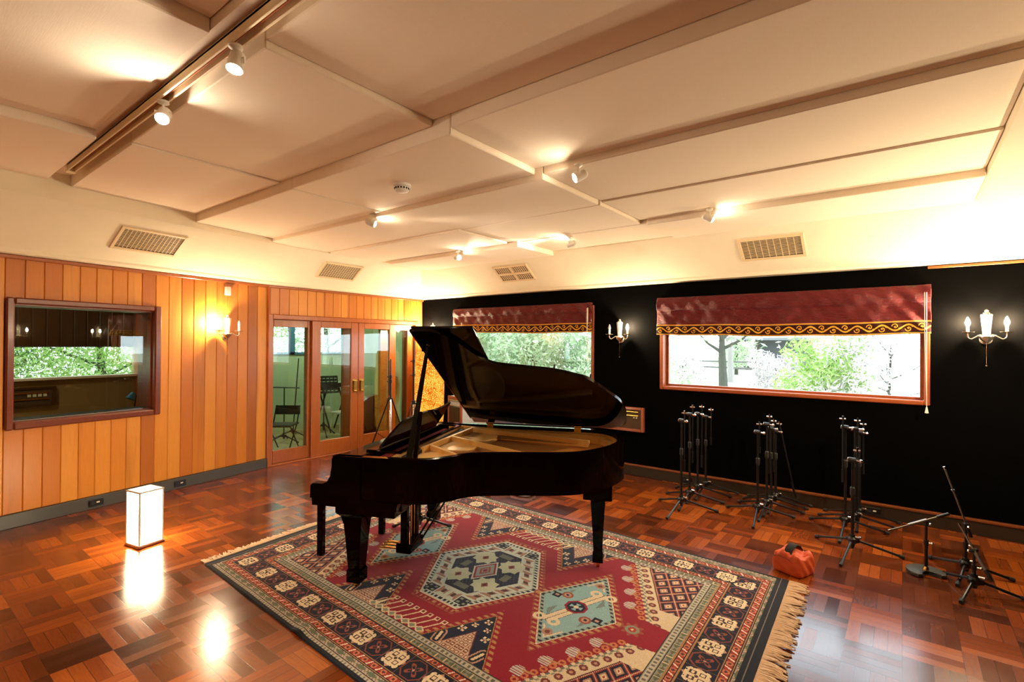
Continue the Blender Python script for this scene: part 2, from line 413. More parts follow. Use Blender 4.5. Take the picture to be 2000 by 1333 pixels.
# --- door wall: masonry over and beside the doors, boards above
m = M()
m.b2((DX - 0.14, KY - 0.02, 2.145), (DX - 0.02, BY + 0.02, WH + 0.1)); m.b2((DX - 0.14, 6.295, 0.0), (DX - 0.02, BY + 0.02, 2.145))
i = 0
while True:
    a = KY + 0.03 + i * 0.1425; b = min(a + 0.1425, BY); i += 1
    if a >= BY - 0.01: break
    z0 = 2.14 if a < 6.25 else 0.13
    m.b2((DX - 0.021, a + 0.0006, z0), (DX, b - 0.0006, WH), 0.006)
struct(m, 'wall_doors', A['boards_y'])
m = M(); m.b2((DX - 0.02, KY, WH - 0.03), (DX + 0.028, BY, WH), 0.005); struct(m, 'trim_3', A['joinery_h'])
m = M(); m.b2((DX - 0.02, 6.30, 0.0), (DX + 0.02, BY, 0.128), 0.004); struct(m, 'baseboard_doors', A['skirt_b'])

# --- sliding doors
m = M()
m.b2((DX - 0.13, 3.535, 0.0), (DX + 0.03, 3.60, 2.14), 0.006); m.b2((DX - 0.13, 6.225, 0.0), (DX + 0.03, 6.295, 2.14), 0.006)
m.b2((DX - 0.13, 3.60, 2.075), (DX + 0.03, 6.225, 2.14), 0.006); m.b2((DX - 0.13, 3.60, 0.0), (DX + 0.02, 6.225, 0.022), 0.004)
DOOR = struct(m, 'door_1', A['joinery'])
def leaf_panel(y0, y1, g0, g1, zb, zt, x, slide, label=None):
    m = M(); a, b = x - 0.021, x + 0.021
    m.b2((a, y0, 0.024), (b, g0, 2.073), 0.005); m.b2((a, g1, 0.024), (b, y1, 2.073), 0.005)
    m.b2((a, g0, 0.024), (b, g1, zb), 0.005); m.b2((a, g0, zt), (b, g1, 2.073), 0.005)
    p = m.obj('door_panel', A['joinery'], DOOR)
    m = M(); m.b2((x - 0.004, g0, zb), (x + 0.004, g1, zt)); m.obj('glass_pane', A['studio_glass'], p)
    if slide is not None:
        m = M(); y = slide
        m.b2((b, y - 0.045, 0.945), (b + 0.006, y + 0.045, 1.16), 0.002)
        m.b2((b + 0.004, y - 0.03, 0.965), (b + 0.03, y - 0.018, 1.14), 0.003)
        m.b2((b + 0.004, y - 0.03, 1.125), (b + 0.03, y + 0.028, 1.14), 0.003); m.b2((b + 0.004, y - 0.03, 0.965), (b + 0.03, y + 0.028, 0.98), 0.003)
        h = m.obj('handle', A['brass'], p); h['label'] = 'brass pull handle'
    return p
leaf_panel(3.60, 4.235, 3.64, 4.16, 0.205, 1.97, DX - 0.055, None)
leaf_panel(4.205, 5.018, 4.35, 4.885, 0.25, 1.975, DX - 0.008, 4.955)
leaf_panel(5.022, 5.79, 5.135, 5.65, 0.245, 1.98, DX - 0.008, 5.085)
leaf_panel(5.75, 6.225, 5.81, 6.09, 0.205, 1.975, DX - 0.055, None)

# --- black wall with two windows
HB = [(-6.17, -3.50, 1.215, 2.28), (-2.475, 0.18, 1.205, 2.28)]
m = M()
holes_wall(m, -7.2, RX + 0.2, 0.0, WH + 0.1, HB, lambda a, b, c, d: m.b2((a, BY, c), (b, BY + 0.16, d)))
struct(m, 'wall_back', A['black_wall'])
m = M(); m.b2((-7.0, BY - 0.024, 0.0), (RX, BY + 0.01, 0.125), 0.003); struct(m, 'baseboard_back', A['skirt_b'])
m = M(); m.b2((-7.0, BY - 0.036, 0.123), (RX, BY + 0.005, 0.152), 0.01, 2); struct(m, 'trim_4', A['bead'])
m = M(); m.b2((0.19, BY - 0.014, WH - 0.03), (RX, BY + 0.005, WH - 0.006), 0.003); struct(m, 'trim_5', A['copper'])
for k, (a, b, c, d) in enumerate(HB):
    m = M()
    frame_pieces(m, (a - 0.03, b + 0.03, c - 0.03, d + 0.03), (a + 0.015, b - 0.015, c + 0.015, d - 0.015), BY - 0.02, BY + 0.17, 0.008)
    frame_pieces(m, (a + 0.015, b - 0.015, c + 0.015, d - 0.015), (a + 0.045, b - 0.045, c + 0.04, d - 0.04), BY + 0.10, BY + 0.15, 0.003)
    w = struct(m, 'window_%d' % (k + 2), A['frame_x'])
    m = M(); m.b2((a + 0.03, BY + 0.12, c + 0.03), (b - 0.03, BY + 0.128, d - 0.03)); m.obj('glass_pane', A['glass'], w)

# --- walls beside and behind the camera
m = M(); m.b2((RX, FY - 0.2, 0.0), (RX + 0.14, BY + 0.1, WH + 0.1)); struct(m, 'wall_right', A['black_wall'])
m = M(); m.b2((-6.6, FY - 0.14, 0.0), (RX + 0.1, FY, WH + 0.1)); struct(m, 'wall_front', A['dark_wood'])
m = M(); m.b2((RX - 0.022, FY, 0.0), (RX + 0.01, BY, 0.125), 0.003); struct(m, 'baseboard_right', A['skirt_b'])

# --- ceiling: slab, sloping cove all round, stepped cloth panels
def cove_run(m, p0, p1, n, e0, e1):
    """sloping cove along p0->p1, n = inward unit normal; e0/e1 stretch of the inner edges along the run"""
    p0, p1, n = Vector(p0), Vector(p1), Vector(n); d = (p1 - p0).normalized()
    prof = [(-0.02, WH), (0.085, WH + 0.012), (0.10, WH + 0.03), (0.105, WH + 0.05), (0.60, 2.955), (0.64, 3.0), (0.66, 3.36), (-0.02, 3.36)]
    rows = []
    for s, z in prof:
        a = p0 + n * s + d * (e0 * s); b = p1 + n * s - d * (e1 * s)
        rows.append([m.bm.verts.new((a.x, a.y, z)), m.bm.verts.new((b.x, b.y, z))])
    for A_, B_ in zip(rows, rows[1:] + rows[:1]): m.bm.faces.new([A_[0], A_[1], B_[1], B_[0]])
L2 = (-math.sin(LA), math.cos(LA), 0); N2 = (math.cos(LA), math.sin(LA), 0)
pF = (DX + L2[0]*TF, KY + L2[1]*TF, 0)
m = M()
m.b2((-7.4, FY - 0.2, 3.34), (RX + 0.2, BY + 0.2, 3.46))
cove_run(m, pF, (DX, KY, 0), N2, 0.0, -math.tan(LA / 2) * -1)
cove_run(m, (DX, KY, 0), (DX, BY, 0), (1, 0, 0), math.tan(LA / 2) * -1, 1.0)
cove_run(m, (DX, BY, 0), (RX, BY, 0), (0, -1, 0), 1.0, 1.0)
cove_run(m, (RX, BY, 0), (RX, FY, 0), (-1, 0, 0), 1.0, 1.0)
cove_run(m, (RX, FY, 0), (pF[0], FY, 0), (0, 1, 0), 1.0, 0.0)
CEIL = struct(m, 'ceiling', A['plaster'], ang=20)
LX, RXP = -6.42, 0.475
PANELS = [
 (-2.62, RXP, FY + 0.3, 1.03, 3.29), (-4.47, -2.62, FY + 0.3, 1.03, 3.225), (-6.3, -4.47, FY + 0.3, 1.03, 3.16),
 (-2.42, RXP, 1.19, 2.285, 3.195), (-4.33, -2.42, 1.19, 2.285, 3.158), (-6.28, -4.33, 1.19, 2.285, 3.146),
 (-2.265, RXP, 2.285, 3.225, 3.112), (-4.15, -2.265, 2.285, 3.225, 3.068), (LX, -4.15, 2.285, 3.225, 3.062),
 (-2.195, RXP, 3.225, 4.15, 3.061), (LX, -2.195, 3.225, 4.13, 3.02),
 (-2.18, RXP, 4.15, 4.985, 3.047), (-3.91, -2.18, 4.13, 5.03, 3.018), (LX, -3.91, 4.09, 4.985, 2.998),
 (-2.10, RXP, 4.985, 5.80, 2.988), (-3.76, -2.10, 5.03, 5.80, 3.012), (LX + 0.2, -3.76, 4.985, 5.80, 2.952),
]
for a, b, c, d, z in PANELS:
    m = M(); m.b2((a + 0.002, c + 0.002, z), (b - 0.002, d - 0.002, 3.345), 0.006); p = m.obj('ceiling_panel', A['cloth'], CEIL)
m = M(); m.b2((-6.2, 1.03, 3.24), (RXP, 1.19, 3.345)); m.obj('track_recess', A['cloth'], CEIL)

# --- rooms seen through the glass
m = M(); m.b2((-9.75, 3.2, -0.1), (DX - 0.14, 8.2, -0.005)); struct(m, 'floor_booth', A['carpet'])
m = M(); m.b2((-9.75, 3.2, 2.6), (DX - 0.14, 8.2, 2.7)); struct(m, 'ceiling_booth', A['booth'])
m = M()
holes_wall(m, 3.2, 8.2, -0.05, 2.65, [(4.2, 6.55, 1.5, 2.2)], lambda a, b, c, d: m.b2((-9.76, a, c), (-9.66, b, d)))
struct(m, 'wall_booth_far', A['booth'])
m = M(); m.b2((-9.7, 7.3, -0.05), (DX - 0.14, 7.4, 2.65)); struct(m, 'wall_booth_end', A['booth'])
m = M(); m.b2((-9.7, 3.3, -0.05), (DX - 0.17, 3.4, 2.65)); struct(m, 'wall_booth_near', A['booth'])
m = M()
for a, b, c, d in ((4.2, 5.35, 1.5, 2.2), (5.35, 6.55, 1.5, 2.2)):
    m.b2((-9.72, a, c), (-9.63, a + 0.05, d)); m.b2((-9.72, b - 0.05, c), (-9.63, b, d)); m.b2((-9.72, a, c), (-9.63, b, c + 0.05)); m.b2((-9.72, a, d - 0.05), (-9.63, b, d))
w = struct(m, 'window_4', A['blue_frame'])
m = M(); m.b2((-9.69, 4.2, 1.5), (-9.685, 6.55, 2.2)); m.obj('glass_pane', A['glass'], w)
# control room behind the panelled wall (same local frame as that wall)
CR = 2.45
m = M(); m.b2((-5.0, 0.17, -0.1), (-0.25, CR + 0.1, -0.005)); struct(m, 'floor_control', A['carpet'], loc=KINK, rz=LROT)
m = M(); m.b2((-5.0, 0.17, 2.6), (-0.25, CR + 0.1, 2.7)); struct(m, 'ceiling_control', A['dark_room'], loc=KINK, rz=LROT)
m = M()
holes_wall(m, -5.0, -0.2, -0.05, 2.65, [(-4.6, -0.46, 1.25, 1.66)], lambda a, b, c, d: m.b2((a, CR, c), (b, CR + 0.1, d)))
struct(m, 'wall_control_far', A['dark_room'], loc=KINK, rz=LROT)
m = M(); m.b2((-5.0, CR - 0.02, 1.66), (-0.5, CR, 2.62)); 
for i in range(30): m.b2((-4.99 + 0.15*i, CR - 0.03, 1.67), (-4.985 + 0.15*i + 0.13, CR - 0.02, 2.61), 0.004)
struct(m, 'trim_6', A['dark_wood'], loc=KINK, rz=LROT)
m = M(); m.b2((-5.0, CR - 0.07, 1.215), (-0.46, CR, 1.25), 0.004); struct(m, 'trim_7', A['white'], loc=KINK, rz=LROT)
m = M(); m.b2((-0.47, CR - 0.16, 0.0), (-0.38, CR, 2.6), 0.004); struct(m, 'trim_8', A['joinery'], loc=KINK, rz=LROT)
m = M(); m.b2((-0.30, 0.17, 0), (-0.2, CR, 2.6)); m.b2((-5.0, 0.17, 0), (-4.9, CR, 2.6)); struct(m, 'wall_control_sides', A['dark_room'], loc=KINK, rz=LROT)
m = M(); m.b2((-4.6, CR + 0.04, 1.25), (-0.46, CR + 0.046, 1.66)); struct(m, 'window_5', A['glass'], loc=KINK, rz=LROT)
# ------------------------------------------------------------ patterned textiles: one face per knot, colour per face
def knotted(name, nu, nv, pos, colour, mat, parent=None, thick=0.0, smooth=True):
    """pos(U,V)->(X,Y,Z) arrays for the grid of corners, colour(U,V)->(n,3) per face, U,V in 0..1"""
    u = np.linspace(0, 1, nu + 1); v = np.linspace(0, 1, nv + 1)
    U, V = np.meshgrid(u, v); P = np.stack(pos(U, V), -1).reshape(-1, 3)
    i = np.arange(nu)[None, :] + (nu + 1) * np.arange(nv)[:, None]
    F = np.stack([i, i + 1, i + nu + 2, i + nu + 1], -1).reshape(-1, 4)
    fc = colour(*np.meshgrid((u[:-1] + u[1:]) / 2, (v[:-1] + v[1:]) / 2)).reshape(-1, 3)
    if thick:
        b = len(P); loop = np.concatenate([np.arange(nu), nu + (nu + 1) * np.arange(nv), (nv * (nu + 1) + nu) - np.arange(nu), (nv - np.arange(nv)) * (nu + 1)])
        Q = P[loop].copy(); Q[:, 2] = np.maximum(Q[:, 2] - thick, 0.0004); P = np.concatenate([P, Q]); k = np.arange(len(loop)); k2 = (k + 1) % len(loop)
        F = np.concatenate([F, np.stack([loop[k], b + k, b + k2, loop[k2]], -1)])
        fc = np.concatenate([fc, np.tile(np.array([[0.012, 0.014, 0.022]]), (len(loop), 1))])
    me = bpy.data.meshes.new(name)
    me.vertices.add(len(P)); me.vertices.foreach_set('co', P.astype(np.float32).ravel())
    me.loops.add(F.size); me.loops.foreach_set('vertex_index', F.astype(np.int32).ravel())
    me.polygons.add(len(F)); me.polygons.foreach_set('loop_start', (np.arange(len(F)) * 4).astype(np.int32))
    me.polygons.foreach_set('loop_total', np.full(len(F), 4, np.int32))
    me.update(calc_edges=True)
    at = me.attributes.new('knot', 'FLOAT_COLOR', 'FACE')
    at.data.foreach_set('color', np.concatenate([fc, np.ones((len(fc), 1))], 1).astype(np.float32).ravel())
    if smooth: me.shade_smooth()
    me.materials.append(mat)
    o = bpy.data.objects.new(name, me); return put(o, parent)
def C3(r, g, b): return np.array(S(r, g, b)[:3])
def inpoly(x, y, P):
    r = np.zeros(x.shape, bool); n = len(P)
    for k in range(n):
        x0, y0 = P[k]; x1, y1 = P[(k + 1) % n]
        if y0 == y1: continue
        c = ((y0 > y) != (y1 > y)) & (x < (x1 - x0) * (y - y0) / (y1 - y0) + x0); r ^= c
    return r
def segd(x, y, a, b):
    ax, ay = a; bx, by = b; dx, dy = bx - ax, by - ay
    t = np.clip(((x - ax) * dx + (y - ay) * dy) / (dx * dx + dy * dy), 0, 1)
    return np.hypot(x - ax - t * dx, y - ay - t * dy), t
RED = C3(150, 24, 44); NAVY = C3(24, 28, 50); CREAM = C3(232, 210, 172); IVORY = C3(206, 214, 200); BLUE = C3(146, 184, 184)
RUST = C3(158, 82, 64); SAGE = C3(140, 146, 124); PINK = C3(196, 150, 126); INK = C3(30, 34, 40); TAN = C3(190, 140, 90); BRICK = C3(170, 58, 48); GREY = C3(110, 112, 100)
RU, RV = 3.80, 2.75
def rug_colour(U, V):
    u = U * RU; v = V * RV; a = np.abs(u - RU / 2); b = np.abs(v - RV / 2)
    C = np.empty(u.shape + (3,)); C[:] = RED
    def put_(mask, col): C[mask] = col
    fr = lambda x: x - np.floor(x)
    # --- field -----------------------------------------------------
    # hexagon
    h = np.maximum(b / 0.55, (a + 0.582 * b) / 0.50)
    ang = np.arctan2(v - RV/2, u - RU/2)
    per = np.where(b / 0.55 > (a + 0.582 * b) / 0.50, a, b)
    put_((h < 1.11) & (h > 1.02) & (fr(per / 0.042) < 0.45) & (h < 1.07), TAN)
    put_((h < 1.11) & (h > 1.075) & (fr(per / 0.042) < 0.8), RUST)
    put_(h < 1.0, CREAM); put_(h < 0.985, IVORY)
    put_((h < 0.965) & (h > 0.91) & (fr(per / 0.035) < 0.5), INK)
    put_((h < 0.905) & (h > 0.895), SAGE)
    put_((h < 0.875) & (h > 0.68) & (np.abs(h - 0.775) < 0.06 * (1 + np.cos(per * 2*PI / 0.095)) / 1.3 + 0.012) & (fr(per / 0.095) > 0.2), PINK * 0.75)
    put_((h < 0.82) & (h > 0.73) & (np.abs(fr(per / 0.095) - 0.5) < 0.16), C3(90, 60, 58))
    put_((np.abs(a - 0.155) < 0.05) & (np.abs(b - 0.445) < 0.045), NAVY)
    q = (np.abs(a - 0.155) < 0.05) & (np.abs(b - 0.445) < 0.045) & (np.abs(np.abs(a - 0.155) - 0.025) < 0.012) & (np.abs(np.abs(b - 0.445) - 0.022) < 0.011)
    put_(q, SAGE)
    put_(h < 0.655, IVORY); put_(h < 0.64, NAVY * 1.25)
    put_((h < 0.61) & (fr(u / 0.03 + v / 0.05) < 0.35) & (fr(u / 0.05 - v / 0.04) < 0.4), C3(70, 80, 100))
    lob = np.abs(a - 0.135) / 0.115 + np.abs(b - 0.175) / 0.125
    lob2 = np.maximum(np.abs(a - 0.135) / 0.085, np.abs(b - 0.175) / 0.075)
    put_((lob < 1.0) | ((lob2 < 1.0) & (lob < 1.35)), C3(200, 206, 176))
    l3 = np.abs(a - 0.135) / 0.032 + np.abs(b - 0.175) / 0.04
    put_(l3 < 1.0, RUST * 0.8); put_(l3 < 0.5, C3(60, 40, 44))
    put_((np.maximum(np.abs(a - 0.20), np.abs(b - 0.02)) < 0.03) & (h < 0.64), GREY); put_((np.maximum(np.abs(a - 0.03), np.abs(b - 0.29)) < 0.03), GREY)
    cd = a / 0.10 + b / 0.155
    put_(cd < 1.15, IVORY); put_(cd < 1.0, RED); put_(cd < 0.82, C3(150, 158, 156)); put_((cd < 0.5) & (cd > 0.3), RUST); put_((cd < 0.2), RED)
    # two blue lozenges
    dd = np.abs(a - 0.815) / 0.295 + b / 0.515; x = a - 0.815; s = (u - RU/2) * np.sign(u - RU/2)
    e1 = (a - 0.815) - b * 0.295 / 0.515
    per2 = b
    put_((dd < 1.16) & (dd > 1.02) & (fr(per2 / 0.046) < 0.42), TAN)
    put_((dd < 1.17) & (dd > 1.125) & (fr(per2 / 0.046) < 0.75), RUST)
    put_(dd < 1.0, CREAM); put_(dd < 0.975, C3(150, 166, 160)); put_((dd < 0.955) & (dd > 0.88) & (fr(per2 / 0.038) < 0.5), INK)
    put_(dd < 0.87, BLUE)
    put_((dd < 0.84) & (dd > 0.79) & (b > 0.30), CREAM); put_((dd < 0.80) & (dd > 0.77) & (b > 0.3) & (fr(b / 0.025) < 0.5), PINK)
    vv = v - RV / 2; uu = np.where(u > RU/2, u - RU/2 - 0.815, -(u - RU/2 + 0.815))  # point-symmetric
    vv = np.where(u > RU/2, vv, -vv)
    tri = ((np.abs(uu) + np.abs(np.abs(vv) - 0.20) * 0.55) < 0.19) & (np.abs(uu) > 0.11) & (dd < 0.78); put_(tri & (fr((u + v) / 0.016) < 0.6), GREY); 
    for sg in (1, -1):
        for off in (-0.035, 0.035):
            d, t_ = segd(uu, vv, (off * 0.6 + sg * 0.01, sg * 0.06), (off * 0.6 + sg * 0.09, sg * 0.25)); put_(d < 0.021, INK * 2); put_(d < 0.017, CREAM)
            k = np.hypot(uu - (off * 0.6 + sg * 0.09 + (0.035 if off > 0 else -0.035)), vv - sg * 0.245)
            put_((k < 0.043) & (k > 0.018), CREAM)
        f = np.hypot(uu + sg * 0.12, (vv - sg * 0.10)); put_(f < 0.042, RUST); put_((f < 0.026), PINK); put_(f < 0.012, NAVY)
        f = np.hypot(uu - sg * 0.01, (vv - sg * 0.36)); put_(f < 0.036, PINK * 0.8); put_(f < 0.018, RUST * 0.6)
        f = np.maximum(np.abs(uu + sg * 0.185), np.abs(vv - sg * 0.06)); put_(f < 0.03, NAVY); put_(f < 0.013, PINK)
    oc = np.maximum(np.maximum(np.abs(uu), np.abs(vv)), (np.abs(uu) + np.abs(vv)) * 0.72)
    put_(oc < 0.078, RED); put_(oc < 0.060, NAVY); put_((oc < 0.045) & (np.cos(4 * np.arctan2(vv, uu)) > 0), BLUE); put_(oc < 0.016, CREAM)
    # navy triangles on the long sides
    ta = a - 0.455; tb = (0.885 - b)
    tt = np.abs(ta) / 0.255 + tb / 0.46
    put_((tt < 1.16) & (tt > 1.03) & (fr(tb / 0.044) < 0.45) & (tb > 0), TAN)
    put_((tt < 1.0) & (tb > 0), TAN); put_((tt < 0.975) & (tb > 0), INK); put_((tt < 0.94) & (tb > 0), NAVY * 1.3)
    t2 = np.abs(ta) / 0.135 + tb / 0.25
    put_((t2 < 1.0) & (tb > 0), C3(120, 60, 56)); put_((t2 < 0.94) & (tb > 0), C3(214, 176, 150))
    g1, g2 = fr((ta + 2) / 0.036), fr(tb / 0.04); put_((t2 < 0.9) & (tb > 0) & (np.maximum(np.abs(g1 - .5), np.abs(g2 - .5)) < 0.36), C3(130, 78, 66)); put_((t2 < 0.9) & (tb > 0) & (np.maximum(np.abs(g1 - .5), np.abs(g2 - .5)) < 0.2), CREAM)
    for (p, q, r) in ((0.0, 0.36, .022), (0.05, 0.29, .02), (-0.05, 0.29, .02), (0.095, 0.21, .024), (-0.095, 0.21, .024)):
        f = np.maximum(np.abs(ta - p), np.abs(tb - q)); put_((f < r) & ((np.abs(ta - p) > r * .25) & (np.abs(tb - q) > r * .25)), CREAM); put_((f < r * .4), PINK)
    for sg in (1, -1):
        d, t_ = segd(ta, tb, (sg * 0.17, 0.10), (sg * 0.15, 0.03)); put_((d < 0.038) & (tt < 0.94) & (tb > 0), PINK); put_((d < 0.026) & (tt < 0.94) & (tb > 0), INK); put_((d < 0.010) & (tb > 0), CREAM)
    # spikes between the triangles
    for fl in (0, 1):
        us, vs = (u, v) if fl == 0 else (RU - u, RV - v)
        for k in range(8):
            c0 = (1.585 + 0.068 * k, 0.545); c1 = (1.645 + 0.068 * k, 0.655)
            d, t_ = segd(us, vs, c0, c1); put_(d < 0.0055, CREAM)
            f = np.maximum(np.abs(us - c1[0] - 0.01), np.abs(vs - c1[1] - 0.014)); put_(f < 0.02, CREAM); put_(f < 0.011, C3(120, 40, 50))
            f = np.abs(us - c0[0] + 0.012) / 0.045 + np.abs(vs - 0.52) / 0.034; put_(f < 1.0, CREAM); put_(f < 0.62, SAGE)
    # stepped corners: cream band, lattice triangle
    P1 = [(0.88, 0.90), (1.25, 0.145), (1.43, 0.125), (1.43, 0.90)]
    sl = ((1.25 - a) * (0.755) - (b - 0.145) * (0.37)) / math.hypot(0.755, 0.37)   # distance to the slanted line, + = field side
    al = ((a - 1.25) * -0.37 + (b - 0.145) * 0.755) / math.hypot(0.755, 0.37)
    incorner = inpoly(a, b, P1)
    hk = (sl > 0) & (sl < 0.05) & (al > 0.0) & (al < 0.80)
    put_(hk & (np.hypot((fr(al / 0.062) - 0.5) * 0.062, sl - 0.024) < 0.024) & (np.hypot((fr(al / 0.062) - 0.5) * 0.062, sl - 0.024) > 0.010), C3(204, 124, 78))
    st = sl + 0.012 * np.sign(fr(al / 0.05) - 0.5)
    put_(incorner & (st < 0.004), GREY); put_(incorner & (st < -0.012), CREAM * 0.92)
    put_(incorner & (np.hypot((fr(al / 0.084) - 0.5) * 0.084, sl + 0.062) < 0.026), C3(120, 60, 56)); put_(incorner & (np.hypot((fr(al / 0.084) - 0.5) * 0.084, sl + 0.062) < 0.011), PINK)
    put_(incorner & (np.abs(sl + 0.030) < 0.007) & (fr(al / 0.05) < 0.5), SAGE)
    lat = incorner & (sl < -0.105) & (b > 0.33)
    put_(lat, C3(110, 50, 50)); lat2 = lat & (sl < -0.115); put_(lat2, NAVY)
    p = fr(sl / 0.105 + 0.1); q = fr((al + sl * 0.35) / 0.105)
    put_(lat2 & ((np.abs(p - .5) > 0.40) | (np.abs(q - .5) > 0.40)), BRICK * 0.8); put_(lat2 & ((np.abs(p - .5) > 0.475) | (np.abs(q - .5) > 0.475)), CREAM * .8)
    f = np.maximum(np.abs(p - .5), np.abs(q - .5)); put_(lat2 & (f < 0.25), PINK * 0.9); put_(lat2 & (f < 0.15), CREAM); put_(lat2 & (f < 0.07), BRICK)
    # comb palmettes along the corners, rosettes at the ends
    for (ca, cb) in ((0.865, 0.765), (0.945, 0.60), (1.03, 0.43), (1.10, 0.26)):
        f = np.hypot(a - ca, b - cb); mk = (f < 0.047) & (a - ca < 0.03)
        put_(mk & (np.abs(fr((b - cb) / 0.019) - .5) < 0.33), C3(206, 200, 190)); d, t_ = segd(a, b, (ca + 0.02, cb - 0.02), (ca + 0.075, cb - 0.03)); put_(d < 0.008, TAN)
    f = np.hypot(a - 1.215, b); th = np.arctan2(b, a - 1.215); put_(f < 0.062 + 0.014 * np.cos(8 * th), RUST); put_(f < 0.045, SAGE); put_(f < 0.026, BRICK); put_(f < 0.010, CREAM)
    # --- borders ---------------------------------------------------
    dv = RV / 2 - b; du = RU / 2 - a; e = np.minimum(dv, du); s = np.where(dv < du, u, v)
    isl = dv < du
    put_(e < 0.49, C3(150, 146, 128)); put_((e < 0.49) & (e > 0.482), INK); put_((e < 0.478) & (e > 0.445), C3(196, 188, 168)); put_((e < 0.472) & (e > 0.452) & (fr(s / 0.035) < 0.5), C3(110, 104, 96))
    put_((e < 0.441) & (e > 0.436), INK); put_((e < 0.436) & (e > 0.392) & (np.abs(e - 0.414) < 0.016 * np.abs(np.cos(s * PI / 0.07))), C3(96, 104, 84)); put_((e < 0.436) & (e > 0.392) & (fr(s / 0.07) < 0.12), CREAM * .8)
    for (lo, hi) in ((0.335, 0.392), (0.102, 0.158)):
        md = (lo + hi) / 2; mk = (e < hi) & (e > lo)
        put_(mk, BRICK * 0.85); k = fr(s / 0.085)
        put_(mk & (np.abs((k - 0.25) * 0.085 - (e - md) * 0.55) < 0.006) & (np.abs(e - md) < 0.02), C3(236, 214, 190))
        g = np.hypot((k - 0.72) * 0.085, e - md); put_(mk & (g < 0.02), C3(196, 120, 88)); put_(mk & (g < 0.010), C3(90, 40, 40))
        put_((np.abs(e - lo) < 0.004) | (np.abs(e - hi) < 0.004), TAN * 0.8); put_((np.abs(e - lo - 0.007) < 0.003) | (np.abs(e - hi + 0.007) < 0.003), INK)
    mb = (e < 0.333) & (e > 0.160); put_(mb, NAVY * 0.8)
    md = 0.2465; y = e - md
    k = s / 0.159 - (0.24 / 0.159 if True else 0); ci = np.round(k); xx = (k - ci) * 0.159; even = (np.mod(ci, 2) == 0)
    f = np.abs(xx) + np.abs(y); sq = np.maximum(np.abs(xx), np.abs(y))
    put_(mb & even & (((sq < 0.066) & (f < 0.116)) & ~((np.abs(np.minimum(np.abs(xx), np.abs(y))) > 0.028) & (np.abs(np.minimum(np.abs(xx), np.abs(y))) < 0.036) & (sq > 0.058))), CREAM)
    put_(mb & even & (sq < 0.05) & (np.maximum(np.abs(np.abs(xx) - 0.027), np.abs(np.abs(y) - 0.027)) < 0.018), C3(70, 52, 48)); put_(mb & even & (sq < 0.05) & (np.maximum(np.abs(np.abs(xx) - 0.027), np.abs(np.abs(y) - 0.027)) < 0.010), CREAM)
    put_(mb & even & (f < 0.014), C3(70, 52, 48)); put_(mb & even & (sq > 0.066) & (f < 0.084), PINK)
    oc = np.maximum(sq, f * 0.70)
    put_(mb & ~even & (oc < 0.078) & (oc > 0.070), RUST * 0.7)
    pt = np.arctan2(y, xx); r = np.hypot(xx, y)
    put_(mb & ~even & (r < 0.036 + 0.020 * np.cos(4 * pt + PI)), RUST * 0.85); put_(mb & ~even & (r < 0.020 + 0.015 * np.cos(4 * pt + PI)), NAVY); put_(mb & ~even & (r < 0.008), PINK)
    put_(mb & (np.abs(np.abs(xx) - 0.0795) < 0.004) & (np.abs(np.abs(y)) > 0.0), C3(96, 70, 70))
    o = (e < 0.100); put_(o, C3(176, 164, 142)); k = fr(s / 0.10); put_(o & (e > 0.05) & (fr(s / 0.025 + e / 0.03) < 0.35), C3(150, 110, 100))
    put_(o & (e > 0.05) & (np.abs(e - 0.076) < 0.018 * (1 - np.abs(k * 2 - 1))), C3(96, 106, 84)); put_((np.abs(e - 0.05) < 0.003), INK); put_((np.abs(e - 0.098) < 0.003), INK)
    put_(o & (e < 0.046) & (e > 0.022) & (fr(s / 0.03) < 0.4), C3(110, 104, 92))
    put_((dv < 0.030), C3(20, 24, 34)); put_((du < 0.075), C3(22, 26, 38)); put_((du < 0.075) & (np.abs(du - 0.045) < 0.002), C3(120, 110, 100))
    wear = 1.0 + 0.06 * RNG.standard_normal(C.shape[:2])[..., None]
    return np.clip(C * wear, 0, 1)
RA, RB, RC, RD = [np.array(p) for p in ((-4.33, 1.70), (-0.56, 1.52), (-0.665, 4.25), (-4.58, 4.43))]
RUGT = 0.011
def rug_pos(U, V):
    def q(i): return RA[i]*(1-U)*(1-V) + RB[i]*U*(1-V) + RC[i]*U*V + RD[i]*(1-U)*V
    # a low ripple runs in from the near edge
    rp = 0.014 * np.exp(-((U * RU - 1.47 - 0.10 * V * RV) / 0.055) ** 2) * np.exp(-V * RV / 0.28)
    rp += 0.004 * np.exp(-((U * RU - 0.75) / 0.12) ** 2) * np.exp(-V * RV / 0.2)
    return q(0) - RO[0], q(1) - RO[1], RUGT + rp
RO = (-2.55, 2.97)
rug = thing('persian_rug', 'large red and navy patterned wool rug spread under the grand piano', 'rug', (RO[0], RO[1], 0))
knotted('pile', 690, 500, rug_pos, rug_colour, A['wool'], rug, thick=0.012)
def fringe(p, q, out, n, ln, seed):
    rnd = random.Random(seed); m = M(); o_ = Vector((RO[0], RO[1], 0)); p, q, out = Vector(p) - o_, Vector(q) - o_, Vector(out); d = (q - p) / n; dn = d.normalized()
    for i in range(n):
        a = p + d * (i + 0.5) + out * 0.002; L_ = ln * rnd.uniform(0.75, 1.15); sk = rnd.uniform(-0.35, 0.35)
        w = d.length * 0.9; m0 = a + out * L_ * 0.5 + dn * sk * L_ * 0.3; e = a + out * L_ + dn * sk * L_
        z = (0.010, rnd.uniform(0.010, 0.016), rnd.uniform(0.003, 0.009))
        pts = [(a.x, a.y, z[0]), (m0.x, m0.y, z[1]), (e.x, e.y, z[2])]
        m.tube(pts, [w * 0.5, w * 0.6, w * 0.45], 5)
    return m
